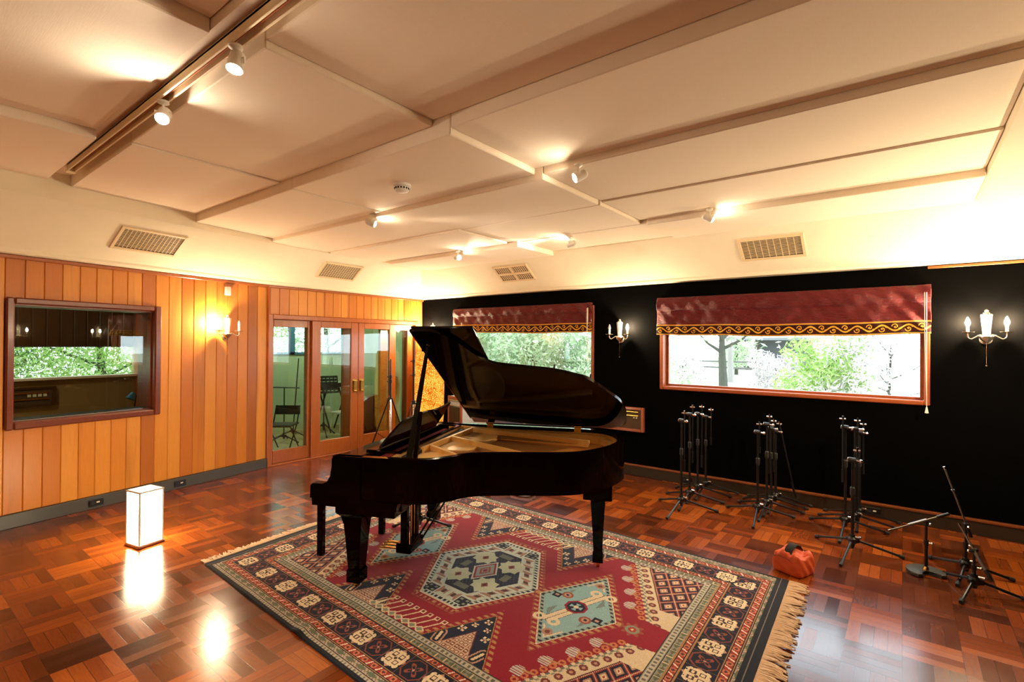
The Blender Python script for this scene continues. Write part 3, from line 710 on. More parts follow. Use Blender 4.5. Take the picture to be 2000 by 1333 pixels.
f = fringe((*RB, 0), (*RC, 0), (0.999, 0.04, 0), 300, 0.125, 3).obj('fringe', A['fringe'], rug); f['label'] = 'tan wool fringe at the right end'
f = fringe((*RA, 0), (*RD, 0), (-0.994, -0.11, 0), 300, 0.09, 5).obj('fringe', A['fringe'], rug); f['label'] = 'pale wool fringe at the left end'

# ------------------------------------------------------------ roman blinds
def blind_trim_colour(wid):
    def f(U, V):
        s = U * wid; C = np.empty(U.shape + (3,)); C[:] = C3(52, 18, 14)
        per = 0.21; k = s / per; ph = (k - np.floor(k)); y = V - 0.5
        G = C3(222, 162, 52)
        yy = y * 0.125; xx = (ph - 0.5) * per
        vine = 0.026 * np.sin(2 * PI * k); C[np.abs(yy - vine) < 0.0075] = G
        for c, sg in ((0.25, -1), (0.75, 1)):
            dx, dy = (ph - c) * per, yy - sg * 0.012
            r = np.hypot(dx, dy); th = np.arctan2(dy * sg, dx); sp = 0.007 + 0.0032 * (th + PI)
            C[(np.abs(r - sp) < 0.0042) & (r < 0.030)] = G; C[r < 0.005] = G
            lx, ly = (ph - c - 0.17) * per, yy + sg * 0.010
            C[(np.abs(lx + ly * sg) / 0.020 + np.abs(ly - lx * sg * 0.4) / 0.010) < 1] = G
        C[(V < 0.12) | (V > 0.88)] = C3(210, 150, 60); C[(np.abs(V - 0.14) < 0.02) | (np.abs(V - 0.86) < 0.02)] = INK
        C[(V < 0.03)] = C3(60, 24, 20)
        return C
    return f
def blind(x0, x1, ztop, zbot, label, seed, cord):
    rnd = np.random.default_rng(seed)
    b = thing('roman_blind', label, 'blind', ((x0 + x1) / 2, BY - 0.02, zbot), 0, 'red velvet roman blinds over the black wall windows')
    W, H = x1 - x0, ztop - zbot; tr = 0.135
    ph = rnd.uniform(0, 6, 8)
    def surf(X, Zr):   # X local, Zr height above zbot -> depth toward the room
        fold = 0.02 + 0.028 * np.clip((Zr - H) / -H, 0, 1)
        f = fold + 0.030 * np.maximum(0, np.sin(PI * np.clip((H - Zr) / (H - tr) * 2.0, 0, 2))) ** 0.6
        f += 0.006 * np.sin(9 * X + ph[0] + 5 * Zr) + 0.004 * np.sin(23 * X + ph[1] - 13 * Zr) + 0.003 * np.sin(41 * X + 30 * Zr + ph[2])
        edge = np.exp(-((W / 2 - X) / 0.22) ** 2); f += edge * 0.018 * np.sin(30 * (X + 0.9 * Zr) + ph[3])
        return -f
    sag = lambda X: 0.010 * np.sin(2.2 * X + ph[4]) + 0.004 * np.sin(7 * X + ph[5])
    def grid(name, z0, z1, nu, nv, mat, col, off=0.0):
        def pos(U, V):
            X = (U - 0.5) * W; Z = z0 + (z1 - z0) * V; g = sag(X) * (1 - Z / H)
            return X, surf(X, Z) - off, Z + g
        o = knotted(name, nu, nv, pos, col, mat, b)
        return o
    k = lambda U, V: np.tile(np.array([0.2, 0.0, 0.0]), (U.size, 1)).reshape(U.shape + (3,))
    v = grid('velvet_panel', tr * 0.8, H, 260, 60, A['velvet'], k)
    md = v.modifiers.new('thick', 'SOLIDIFY'); md.thickness = 0.006; md.offset = -1
    g = grid('trim_band', 0.0, tr, int(W / 0.0032), 44, A['wool'], blind_trim_colour(W), 0.004); g['label'] = 'gold scroll braid on dark red'
    md = g.modifiers.new('thick', 'SOLIDIFY'); md.thickness = 0.004; md.offset = -1
    m = M(); m.b2((-W/2 + 0.01, -0.02, H - 0.03), (W/2 - 0.01, 0.02, H - 0.002), 0.004); m.obj('headrail', A['dark_wood'], b)
    if cord:
        m = M(); cx = W / 2 - 0.035
        m.tube([(cx, -0.085, H - 0.08), (cx, -0.09, 0.0), (cx + 0.002, -0.085, cord)], 0.0035, 6); m.tube([(cx - 0.016, -0.085, H - 0.08), (cx - 0.014, -0.09, 0.0), (cx + 0.002, -0.085, cord + 0.06)], 0.003, 6)
        m.lathe([(0, 0.06), (0.006, 0.055), (0.010, 0.03), (0.016, 0.0), (0, -0.004)], (cx + 0.002, -0.085, cord - 0.055), 10)
        m.obj('pull_cord', A['case_white'], b)
    return b
blind(-6.19, -3.485, 2.345, 1.925, 'red velvet roman blind with gold braid over the window behind the piano lid', 4, -0.35)
blind(-2.53, 0.215, 2.358, 1.868, 'red velvet roman blind with gold braid over the window with the pale garden view', 9, -0.70)
# ------------------------------------------------------------ grand piano
def catmull(P, n=8, closed=False):
    out = []; N = len(P)
    rng = range(N if closed else N - 1)
    for i in rng:
        p = [Vector(P[j % N] if closed else P[max(0, min(N - 1, j))]) for j in (i - 1, i, i + 1, i + 2)]
        for k in range(n):
            t = k / n
            out.append(0.5 * ((2*p[1]) + (-p[0]+p[2])*t + (2*p[0]-5*p[1]+4*p[2]-p[3])*t*t + (-p[0]+3*p[1]-3*p[2]+p[3])*t**3))
    if not closed: out.append(Vector(P[-1]))
    return [(v.x, v.y) for v in out]
def offset_open(P, d):
    out = []; n = len(P)
    for i in range(n):
        a = Vector(P[max(0, i - 1)]); b = Vector(P[min(n - 1, i + 1)]); t = (b - a).normalized()
        out.append((P[i][0] - t.y * d, P[i][1] + t.x * d))
    return out
PZ = RUGT + 0.002
piano = thing('grand_piano', 'black lacquered grand piano with raised lid standing on the patterned rug', 'piano', (-3.028, 2.197, 0), R(23.8))
BW = 1.42                                        # bass side
RTOP, RBOT = 0.985, 0.69
bent = catmull([(-0.11, -0.18), (0.25, -0.165), (0.52, -0.135), (0.66, -0.03), (0.78, 0.115), (1.02, 0.21), (1.32, 0.285), (1.52, 0.385), (1.69, 0.60), (1.775, 0.82), (1.79, 1.02), (1.75, 1.22), (1.63, 1.375), (1.42, BW), (1.1, BW), (0.4, BW), (-0.11, BW)], 7)
inner = offset_open(bent, 0.05)
m = M(); m.band(bent, inner, RBOT, RTOP)
case = m.obj('case', A['piano'], piano, ang=50)
# arms: curved cheek ends with their scooped profile
def arm(w0, w1):
    prof = [(-0.10, RTOP), (-0.115, 0.965), (-0.118, 0.90), (-0.128, 0.845), (-0.152, 0.805), (-0.185, 0.79), (-0.262, 0.788), (-0.278, 0.775), (-0.282, 0.69), (-0.268, 0.685), (-0.266, 0.64), (0.0, 0.64), (0.36, 0.64), (0.37, 0.69), (0.1, 0.70), (0.1, RTOP)]
    m = M(); n = len(prof)
    a = [m.bm.verts.new((p[0], w0, p[1])) for p in prof]; b = [m.bm.verts.new((p[0], w1, p[1])) for p in prof]
    m.bm.faces.new(a); m.bm.faces.new(b[::-1])
    for k in range(n): m.bm.faces.new([a[k], a[(k+1) % n], b[(k+1) % n], b[k]])
    return m
arm(-0.18, -0.115).obj('cheek', A['piano'], piano, ang=30)
arm(BW - 0.065, BW).obj('cheek', A['piano'], piano, ang=30)
m = M(); m.b2((-0.262, -0.116, 0.62), (0.37, BW - 0.064, 0.70), 0.006); m.obj('keybed', A['piano'], piano)
m = M(); m.b2((-0.265, -0.11, 0.70), (-0.245, BW - 0.07, 0.755), 0.004); m.obj('key_slip', A['piano'], piano)
kw = (BW - 0.065 - (-0.115) - 0.06) / 52
m = M()
for i in range(52): m.b2((-0.24, -0.085 + i*kw + 0.0006, 0.715), (-0.10, -0.085 + (i+1)*kw - 0.0006, 0.745), 0.002)
m.obj('white_keys', A['ivory'], piano)
m = M()
for i in range(51):
    if (51 - i) % 7 in (0, 3): continue
    m.b2((-0.195, -0.085 + (i+1)*kw - 0.006, 0.74), (-0.10, -0.085 + (i+1)*kw + 0.006, 0.757), 0.002)
m.obj('black_keys', A['ebony'], piano)
m = M(); m.prism([(-0.10, 0.74), (-0.085, 0.74), (-0.05, 0.955), (-0.085, 0.955)], -0.115, BW - 0.065, Matrix(((1,0,0,0),(0,0,1,0),(0,1,0,0),(0,0,0,1)))); m.obj('fallboard', A['piano'], piano)
m = M(); m.b2((-0.10, -0.116, 0.955), (0.06, BW - 0.064, 0.978), 0.004); m.obj('front_rail', A['piano'], piano)
# inside: soundboard, plate with ribs and bridges, dampers, strings
inn = offset_open(bent, 0.052)
sb = [(max(x, 0.06), y) for x, y in inn]
m = M(); m.prism(sb, 0.86, 0.872); m.obj('soundboard', A['spruce'], piano)
po = offset_open(bent, 0.055); pi_ = offset_open(bent, 0.125)
sel = [k for k, p in enumerate(po) if p[0] > 0.10]
m = M(); m.band([po[k] for k in sel], [pi_[k] for k in sel], 0.875, 0.925)
m.b2((0.10, -0.06, 0.885), (0.30, BW - 0.06, 0.925), 0.008)
pf_ = offset_open(bent, 0.066); m.band([po[k] for k in sel], [pf_[k] for k in sel], 0.875, 0.957)
def rib(a, b, w, z0, z1, zb=None):
    d = Vector((b[0]-a[0], b[1]-a[1], 0)); n = Vector((-d.y, d.x, 0)).normalized() * w / 2
    zb = z1 if zb is None else zb
    A_, B_ = Vector((a[0], a[1], 0)), Vector((b[0], b[1], 0))
    V = [A_-n, A_+n, B_+n, B_-n]; zt = [z1, z1, zb, zb]
    vs = [m.bm.verts.new((v.x, v.y, z0)) for v in V] + [m.bm.verts.new((v.x, v.y, t)) for v, t in zip(V, zt)]
    for f in ((0,3,2,1),(4,5,6,7),(0,1,5,4),(1,2,6,5),(2,3,7,6),(3,0,4,7)): m.bm.faces.new([vs[i] for i in f])
m.obj('plate', A['gold'], piano, ang=40)
for a, b in (((0.38, 0.80), (1.12, 0.44)), ((0.40, 1.26), (1.50, 1.08)), ((0.34, 0.42), (0.70, 0.20)), ((0.20, 1.34), (1.62, 1.30))):
    m = M(); rib(a, b, 0.026, 0.885, 0.972, 0.940); m.obj('plate_rib', A['gold'], piano)
m = M(); rib((0.33, 0.30), (0.41, 1.33), 0.026, 0.885, 0.970); m.obj('plate_rib', A['gold'], piano)
for w0, w1, l1 in ((0.06, 0.34, 0.60), (0.44, 0.76, 0.66), (0.84, 1.22, 0.70)):
    m = M(); m.prism(catmull([(0.30, w0), (l1 - 0.1, w0 + 0.02), (l1, (w0 + w1) / 2), (l1 - 0.08, w1), (0.30, w1)], 6), 0.905, 0.93, bev=0.006); m.obj('plate_web', A['gold'], piano)
m = M()
for i in range(90):
    t = i / 89; w = 0.02 + 1.30 * t
    lend = 0.60 + 0.95 * t ** 0.8 if t < 0.75 else 1.40
    if w < 0.30: lend = 0.52 + (w + 0.06) * 0.55
    m.tube([(0.22, w, 0.938), (lend, min(w - 0.02 + (0.10 if t > 0.75 else -0.1 * t), 1.32), 0.905)], 0.0013, 3, False)
o = m.obj('strings', A['wire'], piano); o['kind'] = 'stuff'
m = M(); m.b2((0.10, 0.0, 0.925), (0.16, BW - 0.10, 0.938), 0.003); m.obj('felt_strip', A['felt'], piano)
m = M()
for i in range(60): m.b2((0.285, 0.05 + i * 0.0205, 0.93), (0.33, 0.062 + i * 0.0205, 0.955), 0.002)
m.obj('damper_heads', A['ebony'], piano)
# music desk
m = M(); T = Matrix.Translation((0.10, 0, 0.985)) @ Matrix.Rotation(R(90) - R(27), 4, 'Y') @ Matrix.Rotation(R(90), 4, 'X').inverted() if False else None
def desk_T(p, q, off):   # q = height up the leaning desk
    return (0.085 + q * 0.45 + off * 0.9, p, 0.992 + q * 0.9 - off * 0.45)
outl = catmull([(0.11, 0.0), (0.17, 0.075), (0.27, 0.165), (0.38, 0.200), (0.66, 0.212), (0.94, 0.200), (1.14, 0.215), (1.245, 0.235), (1.25, 0.20), (1.215, 0.12), (1.15, 0.0)], 5)
m = M(); n = len(outl)
a = [m.bm.verts.new(desk_T(p, q, -0.008)) for p, q in outl]; b = [m.bm.verts.new(desk_T(p, q, 0.008)) for p, q in outl]
m.bm.faces.new(a); m.bm.faces.new(b[::-1])
for k in range(n): m.bm.faces.new([a[k], a[(k+1) % n], b[(k+1) % n], b[k]])
m.obj('music_desk', A['piano'], piano)
m = M(); m.b2((0.02, 0.03, 0.978), (0.10, 1.30, 0.992), 0.004); m.b2((0.25, 0.03, 0.972), (0.29, 1.30, 0.986), 0.003); m.b2((0.02, 0.03, 0.972), (0.29, 0.06, 0.986), 0.003); m.b2((0.02, 1.27, 0.972), (0.29, 1.30, 0.986), 0.003); m.obj('desk_shelf', A['piano'], piano)
# lid: main leaf raised on the bass hinge, front leaf folded back on top of it
TH = R(31.5)
def lidp(l, e, up=0.0): return (l, 1.41 - e * math.cos(TH) + up * math.sin(TH), 0.998 + e * math.sin(TH) + up * math.cos(TH))
lo = catmull([(0.375, 0.0), (0.36, 0.8), (0.335, 1.595)], 3)[:-1] + catmull([(0.335, 1.595), (0.50, 1.59), (0.62, 1.50), (0.73, 1.29), (0.83, 1.155), (1.05, 1.105), (1.285, 1.06), (1.45, 0.985), (1.54, 0.925), (1.70, 0.675), (1.762, 0.555), (1.80, 0.38), (1.797, 0.13), (1.74, 0.05), (1.65, 0.0)], 6)
def slab(pts, u0, u1, fn=lidp):
    m = M(); n = len(pts)
    a = [m.bm.verts.new(fn(l, e, u0)) for l, e in pts]; b = [m.bm.verts.new(fn(l, e, u1)) for l, e in pts]
    fa = m.bm.faces.new(a[::-1]); fb = m.bm.faces.new(b)
    for k in range(n): m.bm.faces.new([a[k], a[(k+1) % n], b[(k+1) % n], b[k]])
    bmesh.ops.bevel(m.bm, geom=list(fa.edges) + list(fb.edges), offset=0.004, segments=2, affect='EDGES', profile=0.5)
    return m
lid = slab(lo, 0.0, 0.024).obj('lid', A['piano'], piano, ang=40)
slab([(0.345, 0.02), (0.40, 0.02), (0.80, 0.02), (0.795, 1.597), (0.34, 1.597)], 0.028, 0.046).obj('front_flap', A['piano'], lid)
m = M(); m.tube([lidp(0.352, 0.05, 0.02), lidp(0.326, 1.58, 0.02)], 0.006, 6); m.obj('flap_hinge', A['brass'], lid)
for (l, e) in ((1.285, 1.045), (1.545, 0.905)):
    m = M(); m.cyl(lidp(l, e, 0.024), lidp(l, e, 0.06), 0.008, 0.006, 8); m.obj('lid_bumper', A['rubber'], lid)
for l in (0.55, 1.37):
    m = M(); m.b2((l - 0.03, BW - 0.058, 0.93), (l + 0.03, BW - 0.048, 0.998)); m.cyl((l - 0.032, BW - 0.03, 1.0), (l + 0.032, BW - 0.03, 1.0), 0.009, None, 8); m.obj('lid_hinge', A['brass'], piano)
# prop stick and its short half-stick
pt, pb_ = lidp(0.415, 1.42, -0.004), (0.405, -0.088, 0.955)
m = M()
def stick(m, a, b, w0, w1, d):
    a, b = Vector(a), Vector(b); t = (b - a).normalized(); x = Vector((1, 0, 0)); s_ = t.cross(x).normalized()
    V = []
    for p, w in ((a, w0), (b, w1)):
        for sx, sy in ((-1,-1),(1,-1),(1,1),(-1,1)): V.append(m.bm.verts.new(p + x * sx * w / 2 + s_ * sy * d / 2))
    for f in ((3,2,1,0),(4,5,6,7),(0,1,5,4),(1,2,6,5),(2,3,7,6),(3,0,4,7)): m.bm.faces.new([V[i] for i in f])
stick(m, pb_, pt, 0.042, 0.018, 0.02); m.obj('lid_prop', A['piano'], piano)
m = M(); stick(m, (0.448, -0.082, 0.955), (0.452, 0.0, 1.28), 0.030, 0.016, 0.016); m.obj('short_prop', A['piano'], piano)
m = M(); m.sph((pt[0], pt[1], pt[2] + 0.0), 0.013, 10); m.obj('prop_tip', A['brass'], piano)
# legs
def leg(cl, cw, ztop, block):
    m = M(); p0 = PZ
    def sect(z, h): return [m.bm.verts.new((cl + sx*h, cw + sy*h, z)) for sx, sy in ((-1,-1),(1,-1),(1,1),(-1,1))]
    zs = [(0.045 + p0, 0.052), (0.125 + p0, 0.052), (0.14 + p0, 0.044), (0.16 + p0, 0.046), (0.38, 0.060), (0.47, 0.068), (0.53, 0.082), (0.555, 0.105)] if not block else [(0.045 + p0, 0.040), (0.12 + p0, 0.040), (0.135 + p0, 0.033), (0.15 + p0, 0.035), (0.40, 0.047), (0.54, 0.056), (0.56, 0.062)]
    Rg = [sect(z, h) for z, h in zs]
    m.bm.faces.new(Rg[0][::-1]); m.bm.faces.new(Rg[-1])
    for a, b in zip(Rg, Rg[1:]):
        for k in range(4): m.bm.faces.new([a[k], a[(k+1) % 4], b[(k+1) % 4], b[k]])
    z1 = zs[-1][0]; hb = 0.11
    if not block: m.b2((cl - 0.115, cw - 0.105, z1 - 0.002), (cl + 0.34, cw + 0.105, ztop), 0.006)
    else: m.b2((cl - hb, cw - hb, z1 - 0.002), (cl + hb, cw + hb, ztop), 0.006)
    o = m.obj('leg', A['piano'], piano, ang=25)
    m = M(); m.cyl((cl, cw, 0.03 + p0), (cl, cw, 0.05 + p0), 0.022, None, 10); m.cyl((cl - 0.012, cw, 0.022 + p0), (cl + 0.012, cw, 0.022 + p0), 0.022, None, 14); m.obj('caster', A['brass'], o)
leg(-0.045, 0.035, 0.645, False); leg(-0.0, 1.335, 0.645, False); leg(1.600, 0.795, RBOT + 0.002, True)
m = M(); m.prism([(p[0], p[1]) for p in offset_open(bent, 0.045)][5:-5], RBOT - 0.004, RBOT + 0.01); m.obj('bottom_board', A['dark_wood'], piano)
for a, b in (((0.3, 0.2), (1.45, 0.85)), ((0.3, 0.75), (1.6, 1.0)), ((0.3, 1.25), (1.6, 1.2))):
    m = M(); rib(a, b, 0.08, RBOT - 0.06, RBOT, RBOT); m.obj('back_post', A['dark_wood'], piano)
# lyre with pedals
ly = M(); ly.b2((0.02, 0.50, 0.055 + PZ), (0.15, 0.75, 0.135 + PZ), 0.008); ly.b2((0.03, 0.50, 0.565), (0.15, 0.78, 0.625), 0.005)
for w in (0.535, 0.715): ly.b2((0.055, w - 0.028, 0.13), (0.115, w + 0.028, 0.575), 0.008)
lyre = ly.obj('lyre', A['piano'], piano)
for w in (0.565, 0.625, 0.685):
    m = M(); m.prism(catmull([(0.05, w - 0.007), (-0.06, w - 0.008), (-0.13, w - 0.018), (-0.155, w), (-0.13, w + 0.018), (-0.06, w + 0.008), (0.05, w + 0.007)], 4), 0.062 + PZ, 0.074 + PZ, bev=0.003); m.obj('pedal', A['brass'], lyre)
    m = M(); m.cyl((0.10, w, 0.13), (0.10, w, 0.62), 0.004, None, 6); m.obj('pedal_rod', A['brass'], lyre)
for w in (0.52, 0.73):
    m = M(); m.tube([(0.145, w, 0.11), (0.50, w, 0.685)], 0.008, 8); m.obj('brace_rod', A['black'], lyre)

# ------------------------------------------------------------ bench at the keyboard
bench = thing('piano_bench', 'black square legged piano bench tucked under the keyboard', 'bench', (-3.028 + 0.9150*(-0.49) - 0.4035*0.72, 2.197 + 0.4035*(-0.49) + 0.9150*0.72, 0), R(25.5))
m = M(); m.b2((-0.165, -0.31, 0.425), (0.165, 0.31, 0.475), 0.004); m.obj('frame', A['piano'], bench)
m = M(); m.b2((-0.17, -0.315, 0.475), (0.17, 0.315, 0.525), 0.02, 3); m.obj('seat', A['black_cloth'], bench)
for sx in (-1, 1):
    for sy in (-1, 1):
        m = M(); m.b2((sx*0.135 - 0.025, sy*0.27 - 0.025, PZ), (sx*0.135 + 0.025, sy*0.27 + 0.025, 0.43), 0.004); m.obj('leg', A['piano'], bench)
# ------------------------------------------------------------ wall sconces
def sconce(x, y, z, rz, lit, label):
    """local +x along the wall to the viewer's right, -y into the room; z = height of the drip dishes"""
    s = thing('wall_sconce', label, 'wall light', (x, y, z), rz, 'two arm candle sconces with a crystal column')
    m = M(); m.lathe([(0, -0.11), (0.008, -0.107), (0.010, -0.095), (0.022, -0.085), (0.045, -0.06), (0.055, -0.035), (0.052, -0.03), (0.02, -0.028), (0, -0.028)], (0, -0.055, 0), 16)
    m.lathe([(0.0, 0.0), (0.045, 0.0), (0.048, 0.012), (0.03, 0.02), (0, 0.02)], (0, 0, -0.06), 16, Matrix.Rotation(R(90), 4, 'X')); m.b2((-0.012, -0.05, -0.07), (0.012, 0.0, -0.045))
    m.obj('backplate', A['silver'], s)
    m = M(); m.lathe([(0, -0.03), (0.028, -0.03), (0.030, 0.03), (0.042, 0.165), (0.038, 0.170), (0, 0.170)], (0, -0.055, 0), 8); m.obj('crystal_column', A['crystal'], s)
    m = M(); m.lathe([(0, 0.168), (0.026, 0.17), (0.024, 0.184), (0.014, 0.192), (0.016, 0.205), (0.008, 0.214), (0, 0.216)], (0, -0.055, 0), 12); m.obj('finial', A['silver'], s)
    m = M(); m.tube([(0, -0.055, -0.105), (0, -0.055, -0.30)], 0.0012, 5); m.sph((0, -0.055, -0.305), 0.008, 8); m.obj('pull_chain', A['silver'], s)
    for sx, on in ((-1, lit[0]), (1, lit[1])):
        m = M(); m.tube(catmull3([(0.02*sx, -0.06, -0.04), (0.035*sx, -0.065, -0.022), (0.055*sx, -0.072, -0.025), (0.085*sx, -0.082, -0.045), (0.108*sx, -0.09, -0.058), (0.128*sx, -0.095, -0.045), (0.132*sx, -0.095, -0.02), (0.132*sx, -0.095, 0.0)], 4), 0.0055, 8)
        a = m.obj('arm', A['silver'], s)
        m = M(); m.lathe([(0, -0.008), (0.02, -0.006), (0.05, 0.004), (0.052, 0.008), (0.02, 0.006), (0, 0.006)], (0.132*sx, -0.095, 0), 16); m.obj('drip_dish', A['silver'], a)
        m = M(); m.cyl((0.132*sx, -0.095, 0.005), (0.132*sx, -0.095, 0.062), 0.012, None, 10); m.obj('candle_sleeve', A['candle'], a)
        m = M(); m.lathe([(0, 0.06), (0.011, 0.064), (0.019, 0.085), (0.0185, 0.10), (0.010, 0.128), (0.003, 0.142), (0, 0.145)], (0.132*sx, -0.095, 0), 10)
        b = m.obj('bulb', A['bulb'] if on else A['bulb_off'], a); b['label'] = 'lit candle bulb' if on else 'unlit candle bulb'
    return s
def catmull3(P, n=4):
    P = [Vector(p) for p in P]; out = []; N = len(P)
    for i in range(N - 1):
        p = [P[max(0, min(N - 1, j))] for j in (i - 1, i, i + 1, i + 2)]
        for k in range(n):
            t = k / n; out.append(0.5 * ((2*p[1]) + (-p[0]+p[2])*t + (2*p[0]-5*p[1]+4*p[2]-p[3])*t*t + (-p[0]+3*p[1]-3*p[2]+p[3])*t**3))
    return out + [P[-1]]
sconce(-6.70, BY, 1.90, 0, (1, 1), 'candle wall sconce with both bulbs lit just above the raised piano lid')
sconce(-3.055, BY, 1.885, 0, (0, 1), 'candle wall sconce with one bulb lit on the black wall between the two red blinds')
sconce(0.608, BY, 1.885, 0, (1, 1), 'candle wall sconce with both bulbs lit at the right end of the black wall')
p = lw(-0.615, 0, 1.885); sconce(p[0], p[1], p[2], LROT, (1, 0), 'candle wall sconce with one bulb lit on the timber boarded wall')
sconce(RX, 5.05, 1.885, R(-90), (1, 1), 'candle wall sconce with both bulbs lit on the wall right of view')


# ------------------------------------------------------------ spotlights
tk = thing('lighting_track', 'cream lighting track let into the stepped ceiling at the left', 'light track', (-3.0, 1.105, 3.222), 0)
m = M()
m.b2((-2.52, -0.03, -0.055), (3.4, -0.018, 0.0), 0.002); m.b2((-2.52, 0.018, -0.055), (3.4, 0.03, 0.0), 0.002); m.b2((-2.52, -0.03, -0.014), (3.4, 0.03, 0.0)); m.obj('rail', A['vent'], tk)
m = M(); m.b2((-2.5, -0.010, -0.03), (3.38, -0.004, -0.015)); m.b2((-2.5, 0.004, -0.03), (3.38, 0.010, -0.015)); m.obj('conductor', A['copper'], tk)
m = M(); m.b2((-2.58, -0.034, -0.06), (-2.5, 0.034, 0.0), 0.004); m.obj('end_cap', A['vent'], tk)
def spot(base, aim, label, group, energy=0, big=False, drop=0.07, size=1.0):
    """base = ceiling point, aim = unit direction the lamp faces"""
    s = thing('spotlight', label, 'spotlight', base, 0, group); aim = Vector(aim).normalized()
    m = M(); m.lathe([(0, 0.0), (0.03, 0.0), (0.032, -0.012), (0.012, -0.022), (0.0, -0.022)], (0, 0, 0), 14); m.cyl((0, 0, -0.02), (0, 0, -drop), 0.006, None, 8); m.obj('mount', A['white'], s)
    c = Vector((0, 0, -drop - 0.02)); q = aim.to_track_quat('Z', 'Y').to_matrix().to_4x4()
    side = aim.cross(Vector((0, 0, 1))).normalized() * 0.042
    m = M(); m.tube([c + side, c + side + Vector((0, 0, 0.03)), Vector((0, 0, -drop)), c - side + Vector((0, 0, 0.03)), c - side], 0.004, 6); m.obj('yoke', A['white'], s)
    T = Matrix.Translation(c) @ q @ Matrix.Scale(size, 4)
    m = M(); m.lathe([(0, -0.075), (0.02, -0.072), (0.034, -0.055), (0.037, 0.03), (0.034, 0.03), (0.030, 0.0), (0.0, -0.01)], (0, 0, 0), 18, T); h = m.obj('lamp_can', A['white'], s)
    m = M(); m.sph((0, 0, 0), 0.026 if big else 0.0215, 10)
    for v in m.bm.verts: v.co = T @ (v.co + Vector((0, 0, 0.022)))
    b = m.obj('bulb', A['halogen'] if big else A['halogen_dim'], h); b['label'] = 'lit halogen bulb'
    if energy:
        l = bpy.data.lights.new('beam', 'SPOT'); l.energy = energy; l.spot_size = R(62); l.spot_blend = 0.6; l.shadow_soft_size = 0.025; l.color = (1.0, 0.87, 0.70)
        o = bpy.data.objects.new('beam', l); put(o, s); o.location = c + aim * 0.062; o.rotation_euler = (-aim).to_track_quat('Z', 'Y').to_euler()
    return s
GT = 'spotlights clipped to the ceiling track'; GS = 'small white spotlights under the ceiling steps'
spot((-3.46, 1.105, 3.167), (0.55, -0.35, -0.75), 'blazing track spotlight on the ceiling track, the one farther from the camera', GT, 200, True)
spot((-2.53, 1.105, 3.167), (0.15, -0.25, -0.95), 'blazing track spotlight on the ceiling track, the one nearer the camera', GT, 200, True)
spot((-1.87, 3.20, 3.058), (-0.55, -0.62, -0.42), 'lit white spotlight glaring leftward above the middle of the piano lid', GS, 90)
spot((-4.28, 3.215, 3.058), (0.62, 0.55, -0.30), 'white spotlight left of the smoke detector throwing a beam to the right', GS, 90)
spot((-4.72, 4.93, 2.99), (0.80, -0.2, -0.10), 'small white spotlight over the far corner lighting the ceiling step on its right', GS, 60)
spot((-3.08, 5.10, 3.008), (-0.88, -0.05, -0.14), 'small white spotlight lighting the ceiling on its left above the left blind', GS, 60)
spot((-1.45, 4.93, 3.042), (0.72, 0.25, -0.38), 'white spotlight under the ceiling step above the right blind', GS, 70)

# ------------------------------------------------------------ smoke detector, sensor, vents, outlets
d = thing('smoke_detector', 'white domed smoke detector on the ceiling panel', 'smoke detector', (-3.30, 2.77, 3.0675))
m = M(); m.lathe([(0, 0.0), (0.075, 0.0), (0.076, -0.02), (0.066, -0.026), (0, -0.026)], (0, 0, 0), 28); m.obj('base', A['white_mat'], d)
m = M(); m.lathe([(0.060, -0.024), (0.060, -0.048), (0.048, -0.062), (0.02, -0.068), (0, -0.068)], (0, 0, 0), 28); m.obj('dome', A['white_mat'], d)
m = M()
for k in range(16):
    a = 2*PI*k/16; m.box((0.0605*math.cos(a), 0.0605*math.sin(a), -0.038), (0.004, 0.012, 0.014), a)
m.obj('slot_shade', A['vent_shade'], d)  # raised dark bars, painting the shade of the slots
p = lw(-0.60, 0.0, 2.405)
d = thing('motion_sensor', 'small white motion sensor under the cornice of the boarded wall', 'sensor', p, LROT)
m = M(); m.b2((-0.035, -0.05, -0.055), (0.035, -0.012, 0.055), 0.008, 2); m.obj('housing', A['white_mat'], d)
m = M(); m.b2((-0.03, -0.014, -0.02), (0.03, 0.002, 0.10), 0.004); m.obj('bracket', A['joinery'], d)
m = M(); m.b2((-0.024, -0.054, -0.045), (0.024, -0.049, 0.01), 0.002); m.obj('lens', A['white'], d)
CS = math.atan2(2.955 - (WH + 0.05), 0.60 - 0.105)
